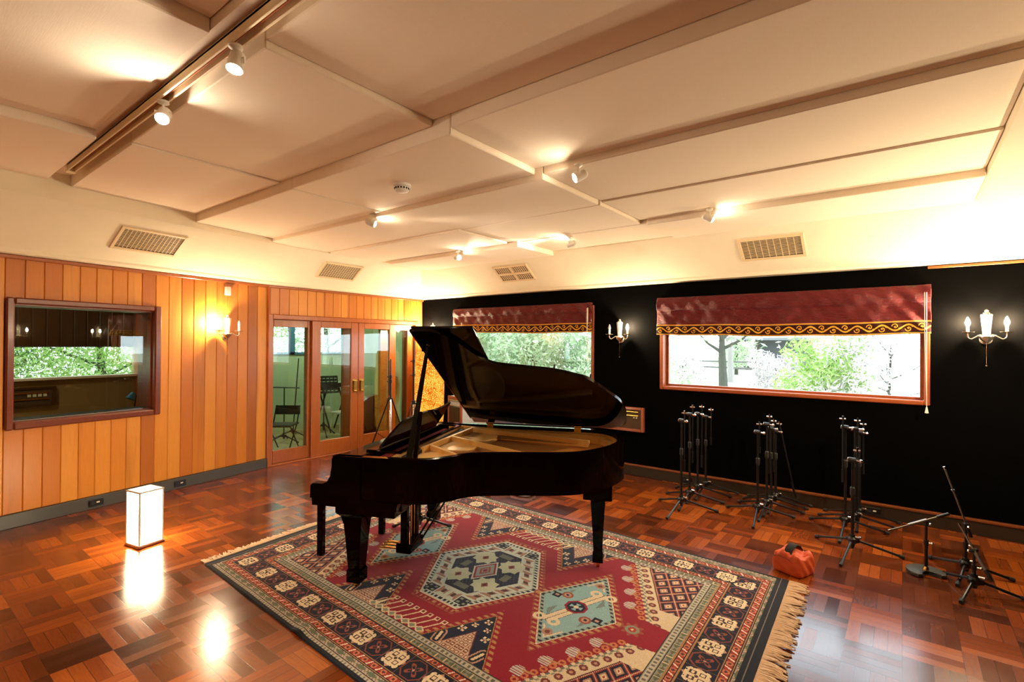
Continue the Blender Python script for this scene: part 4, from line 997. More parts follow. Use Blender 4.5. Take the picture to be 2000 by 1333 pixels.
def vent(origin, rz, label, nx, ny, cross=False):
    """origin on the wall line; local x along the wall, -y into the room; the vent lies on the sloping cove"""
    s = thing('air_vent', label, 'air vent', (origin[0], origin[1], origin[2]), rz, 'cream air vents in the sloping cove'); s.rotation_euler = (-CS + R(0), 0, rz)
    # local frame: x along the wall, y up the slope toward the wall side, z out of the slope
    W, H = 0.64, 0.33; o, i = (-W/2, W/2, -H/2, H/2), (-W/2 + 0.032, W/2 - 0.032, -H/2 + 0.032, H/2 - 0.032)
    m = M()
    for (x0, x1, y0, y1) in ((o[0], i[0], o[2], o[3]), (i[1], o[1], o[2], o[3]), (i[0], i[1], o[2], i[2]), (i[0], i[1], i[3], o[3])): m.b2((x0, y0, -0.014), (x1, y1, 0.004), 0.003)
    m.obj('frame', A['vent'], s)
    m = M(); m.b2((i[0], i[2], -0.001), (i[1], i[3], 0.003)); m.obj('shade_sheet', A['vent_shade'], s)  # flat dark sheet: shade of the vent opening is painted, no duct behind
    m = M(); w, h = i[1] - i[0], i[3] - i[2]
    for k in range(1, nx): x = i[0] + w*k/nx; m.b2((x - 0.0028, i[2], -0.007), (x + 0.0028, i[3], 0.0))
    for k in range(1, ny): y = i[2] + h*k/ny; m.b2((i[0], y - 0.0030, -0.006), (i[1], y + 0.0030, 0.0))
    if cross: m.b2((-0.018, i[2], -0.013), (0.018, i[3], 0.0)); m.b2((i[0], -0.018, -0.013), (i[1], 0.018, 0.0))
    m.obj('louvres', A['vent'], s); return s
def cove_pt(s): return WH + 0.05 + (s - 0.105) * math.tan(CS)
sv = 0.40
p = lw(-1.70, sv - 0.004, cove_pt(sv) - 0.003); vent(p, LROT, 'wide cream egg crate vent over the boarded wall, nearest the ceiling track', 15, 14)
vent((DX + sv - 0.004, 4.41, cove_pt(sv) - 0.003), R(90), 'cream egg crate vent in the cove above the sliding doors', 15, 13)
vent((-4.61, BY - sv + 0.004, cove_pt(sv) - 0.003), 0, 'square quartered cream vent in the cove above the left red blind', 16, 10, True)
vent((-1.125, BY - sv + 0.004, cove_pt(sv) - 0.003), 0, 'cream vent with close horizontal louvres in the cove above the right red blind', 9, 13)
def outlet(pt, rz, label):
    s = thing('floor_outlet', label, 'outlet', pt, rz, 'black power outlets on the skirting')
    m = M(); m.b2((-0.065, -0.012, -0.035), (0.065, 0.0, 0.035), 0.003); m.obj('plate', A['black'], s)
    m = M(); m.b2((0.0, -0.016, -0.002), (0.028, -0.011, 0.012), 0.001); m.obj('switch', A['white'], s)
    m = M(); m.b2((-0.045, -0.0135, -0.014), (-0.015, -0.0115, 0.014)); m.obj('socket', A['rubber'], s)
outlet(lw(-2.0, 0.022, 0.062), LROT, 'black power outlet on the skirting left of the glowing floor lamp')
outlet(lw(-1.16, 0.022, 0.062), LROT, 'black power outlet on the skirting right of the glowing floor lamp')
outlet((-2.14, BY - 0.024, 0.062), 0, 'black power outlet low on the black wall behind the leftmost stand cluster')
outlet((-0.24, BY - 0.024, 0.062), 0, 'black power outlet low on the black wall behind the third stand cluster')

# ------------------------------------------------------------ wall heater
ht = thing('wall_heater', 'wood framed electric heater on the black wall beyond the piano tail', 'heater', (-3.17, BY, 0.75))
W, H = 0.92, 0.325
m = M()
frame_pieces(m, (-W/2, W/2, -H/2, H/2), (-W/2 + 0.036, W/2 - 0.036, -H/2 + 0.036, H/2 - 0.036), -0.05, 0.0, 0.005); m.obj('surround', A['frame_x'], ht)
m = M(); m.b2((-W/2 + 0.03, -0.03, -H/2 + 0.03), (W/2 - 0.03, 0.0, H/2 - 0.03)); m.obj('grille', A['grille'], ht)
for z in (0.096, 0.045):
    m = M(); m.b2((-W/2 + 0.06, -0.045, z), (W/2 - 0.075, -0.028, z + 0.014), 0.003); m.obj('chrome_bar', A['brass'], ht)
for x in (W/2 - 0.10, W/2 - 0.135):
    m = M(); m.cyl((x, -0.048, 0.025), (x, -0.028, 0.025), 0.009, None, 10); m.obj('knob', A['ivory'], ht)

# ------------------------------------------------------------ glowing floor lamp
fl = thing('floor_lantern', 'square white paper lantern glowing on the floor by the boarded wall', 'lamp', (-5.185, 1.555, 0), R(12))
m = M(); m.b2((-0.105, -0.105, 0.0), (0.105, 0.105, 0.016), 0.003); m.obj('base', A['frame'], fl)
m = M(); m.b2((-0.10, -0.10, 0.016), (0.10, 0.10, 0.030), 0.002); m.obj('base_plate', A['white'], fl)
for sx in (-1, 1):
    for sy in (-1, 1):
        m = M(); m.b2((sx*0.092 - 0.006, sy*0.092 - 0.006, 0.03), (sx*0.092 + 0.006, sy*0.092 + 0.006, 0.465), 0.001); m.obj('post', A['candle'], fl)
m = M(); frame_top = [(-0.1, -0.1), (0.1, -0.1), (0.1, 0.1), (-0.1, 0.1)]; inn_ = [(-0.086, -0.086), (0.086, -0.086), (0.086, 0.086), (-0.086, 0.086)]
m.ring(frame_top, inn_, 0.463, 0.475); m.obj('top_frame', A['candle'], fl)
for k in range(4):
    a = k * PI / 2; m = M(); m.box((0.0895*math.sin(a), -0.0895*math.cos(a), 0.255 if k != 1 else 0.27), (0.170, 0.003, 0.42 if k != 1 else 0.385), a); m.obj('paper_shade', A['lampshade'], fl)

# ------------------------------------------------------------ amber lamp and cabinet in the corner
al = thing('fibre_lamp', 'tall amber fibre lamp glowing in the corner behind the piano', 'lamp', (-6.50, 6.10, 0))
m = M(); m.lathe([(0, 0.0), (0.20, 0.0), (0.20, 0.03), (0, 0.03)], (0, 0, 0), 24); m.obj('base', A['dark_wood'], al)
m = M(); m.lathe([(0.0, 0.03), (0.21, 0.03), (0.255, 0.5), (0.26, 1.0), (0.235, 1.55), (0.22, 1.60), (0.0, 1.60)], (0, 0, 0), 36); m.obj('shade', A['amber'], al)
cb = thing('speaker_cabinet', 'wood edged speaker cabinet with a pale side standing behind the music desk', 'cabinet', (-5.57, 6.05, 0), R(72))
m = M(); m.b2((-0.20, -0.22, 0.03), (0.24, 0.22, 0.90), 0.006); m.obj('body', A['cab_side'], cb)
m = M(); frame_pieces(m, (-0.22, 0.22, 0.03, 0.905), (-0.185, 0.185, 0.07, 0.86), 0.0, 0.03, 0.003)
bm_ = m.bm; bmesh.ops.transform(bm_, matrix=Matrix.Translation((-0.20, 0, 0)) @ Matrix.Rotation(R(90), 4, 'Z'), verts=bm_.verts[:]); m.obj('front_frame', A['frame_x'], cb)
m = M(); m.b2((-0.212, -0.185, 0.07), (-0.20, 0.185, 0.74)); 
for k in range(9): m.b2((-0.222, -0.18 + k*0.042, 0.08), (-0.212, -0.155 + k*0.042, 0.73), 0.003)
m.obj('grille', A['grille'], cb)
m = M(); m.b2((-0.235, -0.20, 0.755), (-0.20, 0.20, 0.77), 0.003); m.b2((-0.235, -0.20, 0.83), (-0.20, 0.20, 0.85), 0.003); m.obj('chrome_trim', A['chrome'], cb)
for sx in (-0.15, 0.18):
    for sy in (-0.17, 0.17):
        m = M(); m.cyl((sx, sy, 0), (sx, sy, 0.032), 0.02, None, 10); m.obj('foot', A['rubber'], cb)
st = thing('padded_stool', 'pale padded stool beside the speaker cabinet', 'stool', (-5.55, 5.30, 0))
m = M(); m.lathe([(0, 0.46), (0.17, 0.46), (0.185, 0.49), (0.18, 0.54), (0.15, 0.56), (0, 0.565)], (0, 0, 0), 24); m.obj('seat', A['case_white'], st)
for k in range(4):
    a = PI/4 + k*PI/2; m = M(); m.cyl((0.13*math.cos(a), 0.13*math.sin(a), 0.47), (0.19*math.cos(a), 0.19*math.sin(a), 0.0), 0.013, 0.011, 8); m.obj('leg', A['chrome'], st)

# ------------------------------------------------------------ orange sandbag
bag = thing('sandbag', 'orange canvas sandbag with a black webbing handle on the parquet', 'sandbag', (-0.67, 4.47, 0), R(-22))
def pillow(w, d, h, n=22):
    m = M(); g = {}
    for face in range(6):
        for i in range(n + 1):
            for j in range(n + 1):
                u, v = 2*i/n - 1, 2*j/n - 1
                P = [(1, u, v), (-1, v, u), (v, 1, u), (u, -1, v), (u, v, 1), (v, u, -1)][face]
                g[(face, i, j)] = P
    cache = {}
    def vert(P):
        k = tuple(round(c, 5) for c in P)
        if k in cache: return cache[k]
        x, y, z = P; r = (abs(x)**7 + abs(y)**7 + abs(z)**7) ** (1/7)
        x, y, z = x/r, y/r, z/r
        top = max(0, z); pinch = math.exp(-(x/0.28)**2)
        hh = z * h / 2 * (1 - 0.20 * top * math.exp(-(y/0.5)**2) * (1 - pinch) + 0.10 * top * pinch)
        yy = y * d / 2 * (1 - 0.10 * top); xx = x * w / 2 * (1 - 0.10 * top)
        hh += 0.010 * top * math.sin(7 * x + 3 * y) + 0.006 * top * math.sin(15 * x - 9 * y)
        yy += 0.004 * math.sin(6 * x + 4 * z) * abs(y); xx += 0.003 * math.sin(9 * y + 5 * z) * abs(x)
        hh = max(hh, -h / 2 * 0.96)
        cache[k] = m.bm.verts.new((xx, yy, hh + h / 2 * 0.96)); return cache[k]
    for face in range(6):
        for i in range(n):
            for j in range(n):
                vs = [vert(g[(face, i+a, j+b)]) for a, b in ((0,0),(1,0),(1,1),(0,1))]
                if len(set(vs)) == 4:
                    try: m.bm.faces.new(vs)
                    except ValueError: pass
    return m
pillow(0.235, 0.22, 0.165).obj('canvas_body', A['orange'], bag, ang=60)
m = M()
pts = [(0.0, -0.085, 0.13), (0.0, -0.07, 0.165), (0.0, -0.045, 0.192), (0.0, 0.0, 0.207), (0.0, 0.045, 0.192), (0.0, 0.07, 0.165), (0.0, 0.085, 0.13)]
rows = [[m.bm.verts.new((p[0] + s*0.03, p[1], p[2] + e)) for s, e in ((-1, 0), (1, 0), (1, 0.007), (-1, 0.007))] for p in pts]
for a, b in zip(rows, rows[1:]):
    for k in range(4): m.bm.faces.new([a[k], a[(k+1) % 4], b[(k+1) % 4], b[k]])
m.bm.faces.new(rows[0][::-1]); m.bm.faces.new(rows[-1]); m.obj('handle', A['black_cloth'], bag)
m = M(); m.tube(catmull3([(0.105, -0.09, 0.05), (0.085, -0.104, 0.09), (0.0, -0.106, 0.125), (-0.085, -0.103, 0.12), (-0.108, -0.085, 0.10), (-0.112, 0.0, 0.085)], 5), 0.003, 6); m.obj('seam_piping', A['frame'], bag)

# ------------------------------------------------------------ microphone stands
GA = 'black tripod microphone stands parked along the black wall'
def tripod(s, hz, ln, a0, leg_r=0.0105, slope=0.012, tips=None):
    m = M(); m.lathe([(0, hz - 0.05), (0.016, hz - 0.05), (0.020, hz - 0.03), (0.032, hz - 0.02), (0.034, hz + 0.015), (0.022, hz + 0.03), (0.020, hz + 0.05), (0, hz + 0.05)], (0, 0, 0), 14)
    for k in range(3):
        a = R(a0 + 120 * k); m.box((0.036*math.cos(a), 0.036*math.sin(a), hz), (0.034, 0.022, 0.04), a, 0.004)
    hub = m.obj('hub', A['black'], s)
    m = M(); m.cyl((0.022, 0.0, hz + 0.03), (0.05, 0.0, hz + 0.03), 0.008, None, 8); m.sph((0.055, 0, hz + 0.03), 0.012, 8); m.obj('hub_knob', A['chrome'], hub)
    for k in range(3):
        a = R(a0 + 120 * k); t = tips[k] if tips else (ln*math.cos(a), ln*math.sin(a))
        d = Vector((t[0], t[1], 0)).normalized()
        m = M(); m.cyl((d.x*0.04, d.y*0.04, hz), (t[0], t[1], slope + 0.003), leg_r, None, 10); l = m.obj('leg', A['black'], s)
        m = M(); q = Vector((t[0], t[1], 0)); m.cyl((q.x - d.x*0.022, q.y - d.y*0.022, slope + 0.010), (q.x + d.x*0.014, q.y + d.y*0.014, slope + 0.001), leg_r + 0.0045, leg_r + 0.0035, 10); m.obj('rubber_foot', A['rubber'], l)
def clamp(s, p, ax, size=1.0):
    """boom clutch: barrel across the boom with a bright wing knob"""
    ax = Vector(ax).normalized(); p = Vector(p)
    m = M(); m.cyl(p - ax*0.022*size, p + ax*0.022*size, 0.017*size, None, 12); c = m.obj('boom_clutch', A['black'], s)
    m = M(); m.cyl(p + ax*0.022*size, p + ax*0.05*size, 0.007*size, None, 8); m.sph(p + ax*0.052*size, 0.013*size, 8); m.obj('clutch_knob', A['chrome'], c)
    m = M(); m.cyl(p - ax*0.022*size, p - ax*0.028*size, 0.014*size, None, 12); m.obj('clutch_cap', A['chrome'], c)
def tall_stand(x, y, top, a0, label, hang=(0.025, 0.015), blen=0.62, knob=(1, -0.4, 0), splay=0.0, hz=0.115):
    s = thing('microphone_stand', label, 'microphone stand', (x, y, 0), 0, GA)
    tripod(s, hz, 0.36, a0)
    hc = top - 0.085
    m = M(); m.cyl((0, 0, 0.05), (0, 0, top * 0.60), 0.0125, None, 12); m.obj('lower_tube', A['black'], s)
    m = M(); m.lathe([(0, -0.035), (0.016, -0.035), (0.019, -0.02), (0.019, 0.03), (0.012, 0.04), (0, 0.04)], (0, 0, top * 0.60), 12); cl = m.obj('height_clutch', A['rubber'], s)
    m = M(); m.cyl((0, 0, top * 0.60), (0, 0, hc), 0.0095, None, 10); m.obj('upper_tube', A['black'], s)
    clamp(s, (0, 0, hc), knob, 1.25)
    hx, hy = hang
    m = M(); m.cyl((hx, hy, top), (hx + splay, hy, top - blen), 0.0075, None, 8); b = m.obj('boom_arm', A['black'], s)
    m = M(); m.cyl((hx, hy, top - 0.012), (hx, hy, top + 0.022), 0.011, 0.010, 10); m.cyl((hx - 0.028, hy - 0.008, top - 0.006), (hx + 0.022, hy + 0.006, top - 0.006), 0.009, None, 8); m.obj('thread_tip', A['chrome'], b)
    m = M(); m.cyl((hx + splay * 0.75, hy, top - blen * 0.80), (hx + splay, hy, top - blen), 0.0115, None, 10); m.obj('counterweight', A['black'], b)
    return s
tall_stand(-1.854, 5.36, 1.035, -92, 'tripod microphone stand nearest the camera in the leftmost cluster, left of its row')
tall_stand(-1.873, 5.68, 1.066, -88, 'tripod microphone stand second from the camera in the leftmost cluster')
tall_stand(-1.880, 5.98, 1.04, -90, 'tripod microphone stand third from the camera in the leftmost cluster', (0.04, 0.02), 0.7)
tall_stand(-1.845, 6.17, 0.99, -90, 'tripod microphone stand nearest the wall in the leftmost cluster, right of its row', (0.05, 0.03), 0.42)
tall_stand(-1.166, 5.62, 0.955, -84, 'tripod microphone stand nearest the camera in the second cluster from the left', (0.01, 0.02), 0.3)
tall_stand(-1.128, 5.86, 1.01, -90, 'tallest tripod microphone stand in the second cluster from the left', (0.02, 0.02), 0.6)
tall_stand(-1.120, 6.04, 0.945, -90, 'tripod microphone stand third from the camera in the second cluster from the left', (0.025, 0.0), 0.55)
tall_stand(-1.10, 6.17, 0.90, -90, 'tripod microphone stand in the second cluster with its boom hanging out at a slant', (0.03, 0.03), 0.78, splay=0.16)
tall_stand(-0.335, 5.16, 0.875, -98, 'shortest tripod microphone stand at the front of the third cluster', (0.03, 0.02), 0.5)
tall_stand(-0.428, 5.72, 1.07, -92, 'tall tripod microphone stand standing leftmost at the top of the third cluster', (-0.02, -0.015), 0.60)
tall_stand(-0.366, 5.92, 1.035, -90, 'tall tripod microphone stand in the middle of the third cluster with a crank handle', (0.02, 0.02), 0.55, (1, 0.2, 0))
tall_stand(-0.340, 6.12, 0.98, -90, 'tripod microphone stand nearest the wall in the third cluster', (0.03, 0.02), 0.5)

def low_stand(x, y, top, label, b0, b1, tips=None, base=None, grip=(0.30, 0.62)):
    s = thing('low_microphone_stand', label, 'microphone stand', (x, y, 0), 0, 'short microphone stands at the right end of the black wall')
    if base:
        m = M(); P = []
        for k in range(25):
            a = R(-20 + 220 * k / 24); P.append((0.125*math.cos(a), 0.125*math.sin(a)))
        P = [(p[0], p[1]) for p in P] + [(-0.095, -0.075), (-0.055, -0.07), (-0.04, -0.02), (-0.015, 0.0), (0.015, 0.0), (0.04, -0.02), (0.06, -0.075), (0.10, -0.07)]
        m.prism(P, 0.0, 0.03, Matrix.Rotation(R(base), 4, 'Z'), 0.010); m.obj('cast_base', A['cast'], s)
        m = M(); m.lathe([(0, 0.028), (0.022, 0.028), (0.016, 0.05), (0.012, 0.055), (0, 0.055)], (0, 0.02, 0), 12); m.obj('base_collar', A['brass'], s); py = 0.02
    else:
        tripod(s, 0.085, 0.3, 0, 0.0105, 0.012, tips); py = 0.0
    m = M(); m.cyl((0, py, 0.04), (0, py, top * 0.62), 0.0115, None, 12); m.obj('lower_tube', A['black'], s)
    m = M(); m.cyl((0, py, top * 0.55), (0, py, top * 0.66), 0.016, None, 12); c = m.obj('height_clutch', A['black'], s)
    m = M(); m.cyl((0.014, py, top * 0.60), (0.034, py, top * 0.60), 0.006, None, 8); m.sph((0.036, py, top*0.60), 0.011, 8); m.obj('clutch_knob', A['chrome'], c)
    m = M(); m.cyl((0, py, top * 0.6), (0, py, top), 0.0085, None, 10); m.obj('upper_tube', A['black'], s)
    b0, b1 = Vector(b0), Vector(b1); d = (b1 - b0)
    m = M(); m.cyl(b0, b1, 0.0062, None, 8); b = m.obj('boom_arm', A['steel'], s)
    m = M(); m.cyl(b0 + d*grip[0], b0 + d*grip[1], 0.0115, None, 10); m.obj('boom_sleeve', A['steel'], b)
    m = M(); m.cyl(b0 + d*0.80, b1, 0.0115, None, 10); m.obj('counterweight', A['black'], b)
    m = M(); m.cyl(b0 - d.normalized()*0.002, b0 - d.normalized()*0.022, 0.008, None, 8); m.obj('thread_tip', A['chrome'], b)
    side = d.cross(Vector((0, 0, 1))).normalized()
    clamp(s, Vector((0, py, top)), side, 0.9)
    return s
low_stand(0.145, 5.05, 0.395, 'short microphone stand on a horseshoe cast base, boom tilted up to the right', (-0.215, -0.11, -0.04 + 0.365), (0.135, 0.09, 0.47), base=28)
low_stand(0.385, 5.22, 0.385, 'low tripod microphone stand with a long boom raised steeply, behind the other low tripod', (-0.125, -0.04, 0.80), (0.03, 0.0, 0.30), tips=[(0.265, 0.08), (-0.205, 0.22), (-0.065, -0.28)], grip=(0.3, 0.32))
low_stand(0.405, 4.89, 0.30, 'low tripod microphone stand nearest the camera with its boom slanting down to the right', (-0.07, 0.06, 0.44), (0.085, -0.09, 0.135), tips=[(0.265, 0.05), (-0.165, 0.24), (-0.085, -0.26)], grip=(0.45, 0.8))
# tall lighting-style stands before the sliding doors
def door_stand(x, y, top, ttop, spread, label, a0, boom):
    s = thing('tall_stand', label, 'microphone stand', (x, y, 0), 0, 'tall tripod stands before the sliding doors')
    m = M(); m.lathe([(0, ttop - 0.03), (0.03, ttop - 0.03), (0.034, ttop + 0.02), (0.02, ttop + 0.04), (0, ttop + 0.04)], (0, 0, 0), 12); m.obj('leg_collar', A['black'], s)
    m = M(); m.cyl((0, 0, 0.18), (0, 0, ttop + 0.02), 0.017, None, 12); m.obj('lower_tube', A['chrome'], s)
    m = M(); m.cyl((0, 0, ttop), (0, 0, top * 0.82), 0.013, None, 12); m.obj('upper_tube', A['black'], s)
    m = M(); m.cyl((0, 0, top * 0.82), (0, 0, top), 0.009, None, 10); m.obj('top_tube', A['black'], s)
    for z in (ttop + 0.45 * (top - ttop), top * 0.82):
        m = M(); m.cyl((0, 0, z - 0.025), (0, 0, z + 0.025), 0.021, None, 12); c = m.obj('height_clutch', A['black'], s)
        m = M(); m.cyl((0, -0.02, z), (0, -0.05, z), 0.006, None, 8); m.sph((0, -0.055, z), 0.012, 8); m.obj('clutch_knob', A['black'], c)
    for k in range(3):
        a = R(a0 + 120*k); e = (spread*math.cos(a), spread*math.sin(a))
        m = M(); m.cyl((0.03*math.cos(a), 0.03*math.sin(a), ttop), (e[0], e[1], 0.018), 0.011, None, 10); m.cyl((0.017*math.cos(a), 0.017*math.sin(a), 0.24), (e[0]*0.60, e[1]*0.60, ttop*0.40), 0.005, None, 6); l = m.obj('leg', A['chrome'] if k == 0 else A['black'], s)
        m = M(); m.cyl((e[0]*0.98, e[1]*0.98, 0.035), (e[0]*1.01, e[1]*1.01, 0.002), 0.015, None, 10); m.obj('rubber_foot', A['rubber'], l)
    if boom:
        m = M(); m.cyl((0.0, -0.03, top - 0.02), (0.03, -0.05, top - boom), 0.008, None, 8); m.obj('boom_arm', A['black'], s)
door_stand(-6.25, 5.06, 1.50, 0.88, 0.36, 'tall black tripod stand before the sliding doors, the left one of the pair', -35, 0.55)
door_stand(-6.22, 5.50, 1.78, 0.80, 0.32, 'tall tripod stand with chrome legs before the sliding doors, right of its twin', 30, 0)
# short tripod under the keyboard
sst = thing('short_tripod', 'short black tripod under the bass end of the keyboard', 'microphone stand', (-3.028 + 0.915*(-0.03) - 0.4035*1.08, 2.197 + 0.4035*(-0.03) + 0.915*1.08, RUGT + 0.002))
tripod(sst, 0.14, 0.30, 190); m = M(); m.cyl((0, 0, 0.08), (0, 0, 0.50), 0.011, None, 10); m.obj('tube', A['black'], sst)
# coiled white cable and a small amber bottle beyond the rug
cc = M(); P = []
for k in range(120): a = 2*PI*k/24; P.append((0.15*math.cos(a)*(1 + 0.06*math.sin(k*0.7)), 0.12*math.sin(a)*(1 + 0.06*math.cos(k*0.9)), 0.008 + 0.0045*(k/24)))
cc.tube(P, 0.006, 6); o = cc.obj('coiled_cable', A['cym'], loc=(-3.52, 4.80, 0)); tag(o, 'coil of pale cable lying on the parquet behind the piano', 'cable')
bt = thing('amber_bottle', 'small amber bottle standing on the parquet at the far edge of the rug', 'bottle', (-3.80, 4.50, 0))
m = M(); m.lathe([(0, 0.0), (0.032, 0.0), (0.034, 0.01), (0.034, 0.10), (0.014, 0.135), (0.013, 0.155), (0, 0.155)], (0, 0, 0), 14); m.obj('body', A['maroon'], bt)
m = M(); m.lathe([(0, 0.152), (0.016, 0.152), (0.016, 0.18), (0, 0.18)], (0, 0, 0), 12); m.obj('cap', A['white'], bt)
# ------------------------------------------------------------ what stands in the booth behind the sliding doors
m = M(); X0, X1 = DX - 0.36, DX - 0.30
for a, b in ((3.60, 3.72), (4.29, 4.44), (4.95, 5.22), (5.70, 5.86), (6.24, 6.40)): m.b2((X0, a, 0.0), (X1, b, 2.1), 0.004)
m.b2((X0, 3.60, 1.99), (X1, 6.40, 2.10)); m.b2((X0, 3.60, 0.0), (X1, 6.40, 0.10))
d2 = struct(m, 'door_2', A['joinery'])
m = M(); m.b2((X0 + 0.025, 3.70, 0.1), (X0 + 0.031, 6.26, 1.99)); m.obj('glass_pane', A['glass'], d2)
m = M(); m.b2((X0, 3.42, 2.1), (X1, 7.3, 2.62)); m.b2((X0, 6.4, 0), (X1, 7.3, 2.1)); m.b2((X0, 3.4, 0), (X1, 3.6, 2.1)); struct(m, 'wall_booth_door', A['booth'])
def simple_stand(x, y, top, label, lean=(0, 0), bar=None):
    s = thing('microphone_stand', label, 'microphone stand', (x, y, 0), 0, 'black stands inside the glazed booth')
    tripod(s, 0.11, 0.30, 20)
    m = M(); m.cyl((0, 0, 0.05), (lean[0], lean[1], top), 0.010, None, 10); m.obj('tube', A['black'], s)
    if bar:
        m = M(); m.cyl((lean[0], lean[1] + bar[0], top + 0.02), (lean[0], lean[1] + bar[1], top - 0.02), 0.010, None, 8); m.obj('boom_arm', A['black'], s)
    return s
simple_stand(-8.6, 4.63, 0.95, 'black microphone stand with a level boom behind the leftmost door pane', (0, 0), (-0.2, 0.28))
simple_stand(-8.95, 4.99, 1.45, 'black microphone stand leaning slightly behind the leftmost door pane', (0, 0.10))
ms = thing('music_stand', 'black perforated music stand behind the second door pane', 'music stand', (-8.6, 5.40, 0), R(70))
tripod(ms, 0.20, 0.26, 30); m = M(); m.cyl((0, 0, 0.1), (0, 0, 0.90), 0.011, None, 10); m.obj('tube', A['black'], ms)
m = M(); T = Matrix.Translation((0, -0.02, 0.96)) @ Matrix.Rotation(R(68), 4, 'X')
for i in range(7):
    for j in range(6):
        m.box(T @ Vector((-0.21 + 0.07*i, -0.15 + 0.06*j, 0)), (0.052, 0.044, 0.004), mat=T.to_3x3().to_4x4())
for k in range(8): m.box(T @ Vector((-0.245 + 0.07*k, 0, 0)), (0.020, 0.34, 0.005), mat=T.to_3x3().to_4x4())
m.box(T @ Vector((0, -0.17, 0.03)), (0.5, 0.006, 0.06), mat=T.to_3x3().to_4x4()); m.obj('desk', A['black'], ms)
kb = thing('stage_keyboard', 'stage keyboard on a crossed stand behind the second door pane', 'keyboard', (-9.0, 5.85, 0), R(8))
m = M(); m.b2((-0.15, -0.45, 0.86), (0.15, 0.45, 0.95), 0.01); m.obj('body', A['black'], kb)
m = M(); m.b2((0.0, -0.40, 0.95), (0.13, 0.40, 0.962), 0.003); m.obj('keys', A['ivory'], kb)
for s_ in (-1, 1):
    for sy in (-0.25, 0.25):
        m = M(); m.cyl((0.22*s_, sy + 0.02*s_, 0.0), (-0.15*s_, sy + 0.02*s_, 0.86), 0.016, None, 8); m.obj('leg', A['black'], kb)
st2 = thing('white_stool', 'small white stool under the stage keyboard', 'stool', (-8.75, 5.90, 0), 0)
m = M(); m.b2((-0.16, -0.16, 0.36), (0.16, 0.16, 0.40), 0.01); m.obj('seat', A['white'], st2)
for sx in (-1, 1):
    for sy in (-1, 1):
        m = M(); m.cyl((0.12*sx, 0.12*sy, 0.37), (0.17*sx, 0.17*sy, 0.0), 0.012, None, 8); m.obj('leg', A['white'], st2)
ch = thing('folding_chair', 'dark folding chair low in the leftmost door pane', 'chair', (-7.95, 4.25, 0), R(40))
m = M(); m.b2((-0.2, -0.2, 0.40), (0.2, 0.2, 0.43), 0.01); m.obj('seat', A['black'], ch)
m = M(); m.b2((-0.2, 0.22, 0.55), (0.2, 0.24, 0.70), 0.008); m.obj('backrest', A['black'], ch)
for sx in (-1, 1):
    m = M(); m.tube([(0.19*sx, -0.24, 0.0), (0.19*sx, 0.12, 0.42), (0.19*sx, 0.24, 0.70)], 0.011, 8); m.obj('leg', A['black'], ch)
    m = M(); m.tube([(0.17*sx, 0.26, 0.0), (0.17*sx, -0.12, 0.42)], 0.011, 8); m.obj('leg', A['black'], ch)
ic = thing('instrument_case', 'rounded maroon instrument case standing behind the third door pane', 'instrument case', (-7.75, 5.92, 0), R(76))
P = catmull([(-0.36, 0.0), (-0.42, 0.28), (-0.36, 0.56), (-0.20, 0.74), (0.02, 0.79), (0.22, 0.70), (0.36, 0.52), (0.42, 0.26), (0.36, 0.0)], 6)
m = M(); m.prism(P, -0.12, 0.12, Matrix.Rotation(R(90), 4, 'X'), 0.03); m.obj('shell', A['maroon'], ic, ang=50)
m = M(); m.tube([(-0.08, -0.12, 0.55), (-0.08, -0.16, 0.56), (0.08, -0.16, 0.56), (0.08, -0.12, 0.55)], 0.012, 8); m.obj('handle', A['black'], ic)
fe = thing('fire_extinguisher', 'red fire extinguisher on the pale booth wall behind the rightmost door pane', 'fire extinguisher', (-8.82, 7.185, 0.62), 0)
m = M(); m.lathe([(0, 0), (0.075, 0.0), (0.085, 0.02), (0.085, 0.36), (0.05, 0.43), (0.025, 0.45), (0, 0.45)], (0, 0, 0), 18); m.obj('cylinder', A['red_paint'], fe)
m = M(); m.cyl((0, 0, 0.44), (0, 0, 0.50), 0.022, None, 10); m.b2((-0.02, -0.10, 0.49), (0.02, 0.02, 0.51)); m.b2((-0.015, -0.11, 0.53), (0.015, 0.02, 0.545)); m.obj('valve', A['black'], fe)
m = M(); m.tube([(0, -0.02, 0.47), (0.08, -0.05, 0.46), (0.11, -0.05, 0.34), (0.10, -0.05, 0.12)], 0.011, 8); m.obj('hose', A['rubber'], fe)
m = M(); m.b2((-0.03, 0.07, 0.1), (0.03, 0.118, 0.4)); m.obj('bracket', A['steel'], fe)
# control room: equipment let into the far wall, a music stand
def cl_(t, d, z): return lw(t, -d, z)
rk = thing('rack_unit', 'wood framed rack of equipment on the control room wall behind the studio window', 'audio rack', cl_(-1.86, CR - 0.002, 1.0), LROT)
m = M(); frame_pieces(m, (-0.5, 0.42, -0.13, 0.13), (-0.46, 0.37, -0.10, 0.10), -0.05, 0.0, 0.004); m.obj('surround', A['dark_wood'], rk)
m = M(); m.b2((-0.47, -0.035, -0.11), (0.38, 0.0, 0.11)); m.obj('panel', A['grille'], rk)
for z in (0.045, -0.035):
    m = M(); m.b2((-0.45, -0.05, z), (0.34, -0.034, z + 0.012)); m.obj('trim_bar', A['brass'], rk)
for k in range(4):
    m = M(); m.b2((0.12 + 0.055*k, -0.045, 0.0), (0.155 + 0.055*k, -0.034, 0.035)); m.obj('meter', A['ivory'], rk)
for k in range(3):
    m = M(); m.cyl((-0.42 + 0.055*k, -0.048, -0.075), (-0.42 + 0.055*k, -0.034, -0.075), 0.014, None, 10); m.obj('knob', A['ivory'], rk)
tl = thing('task_light', 'small blue shaded task light at the right of the studio window', 'lamp', cl_(-0.62, CR - 0.30, 0.0), LROT)
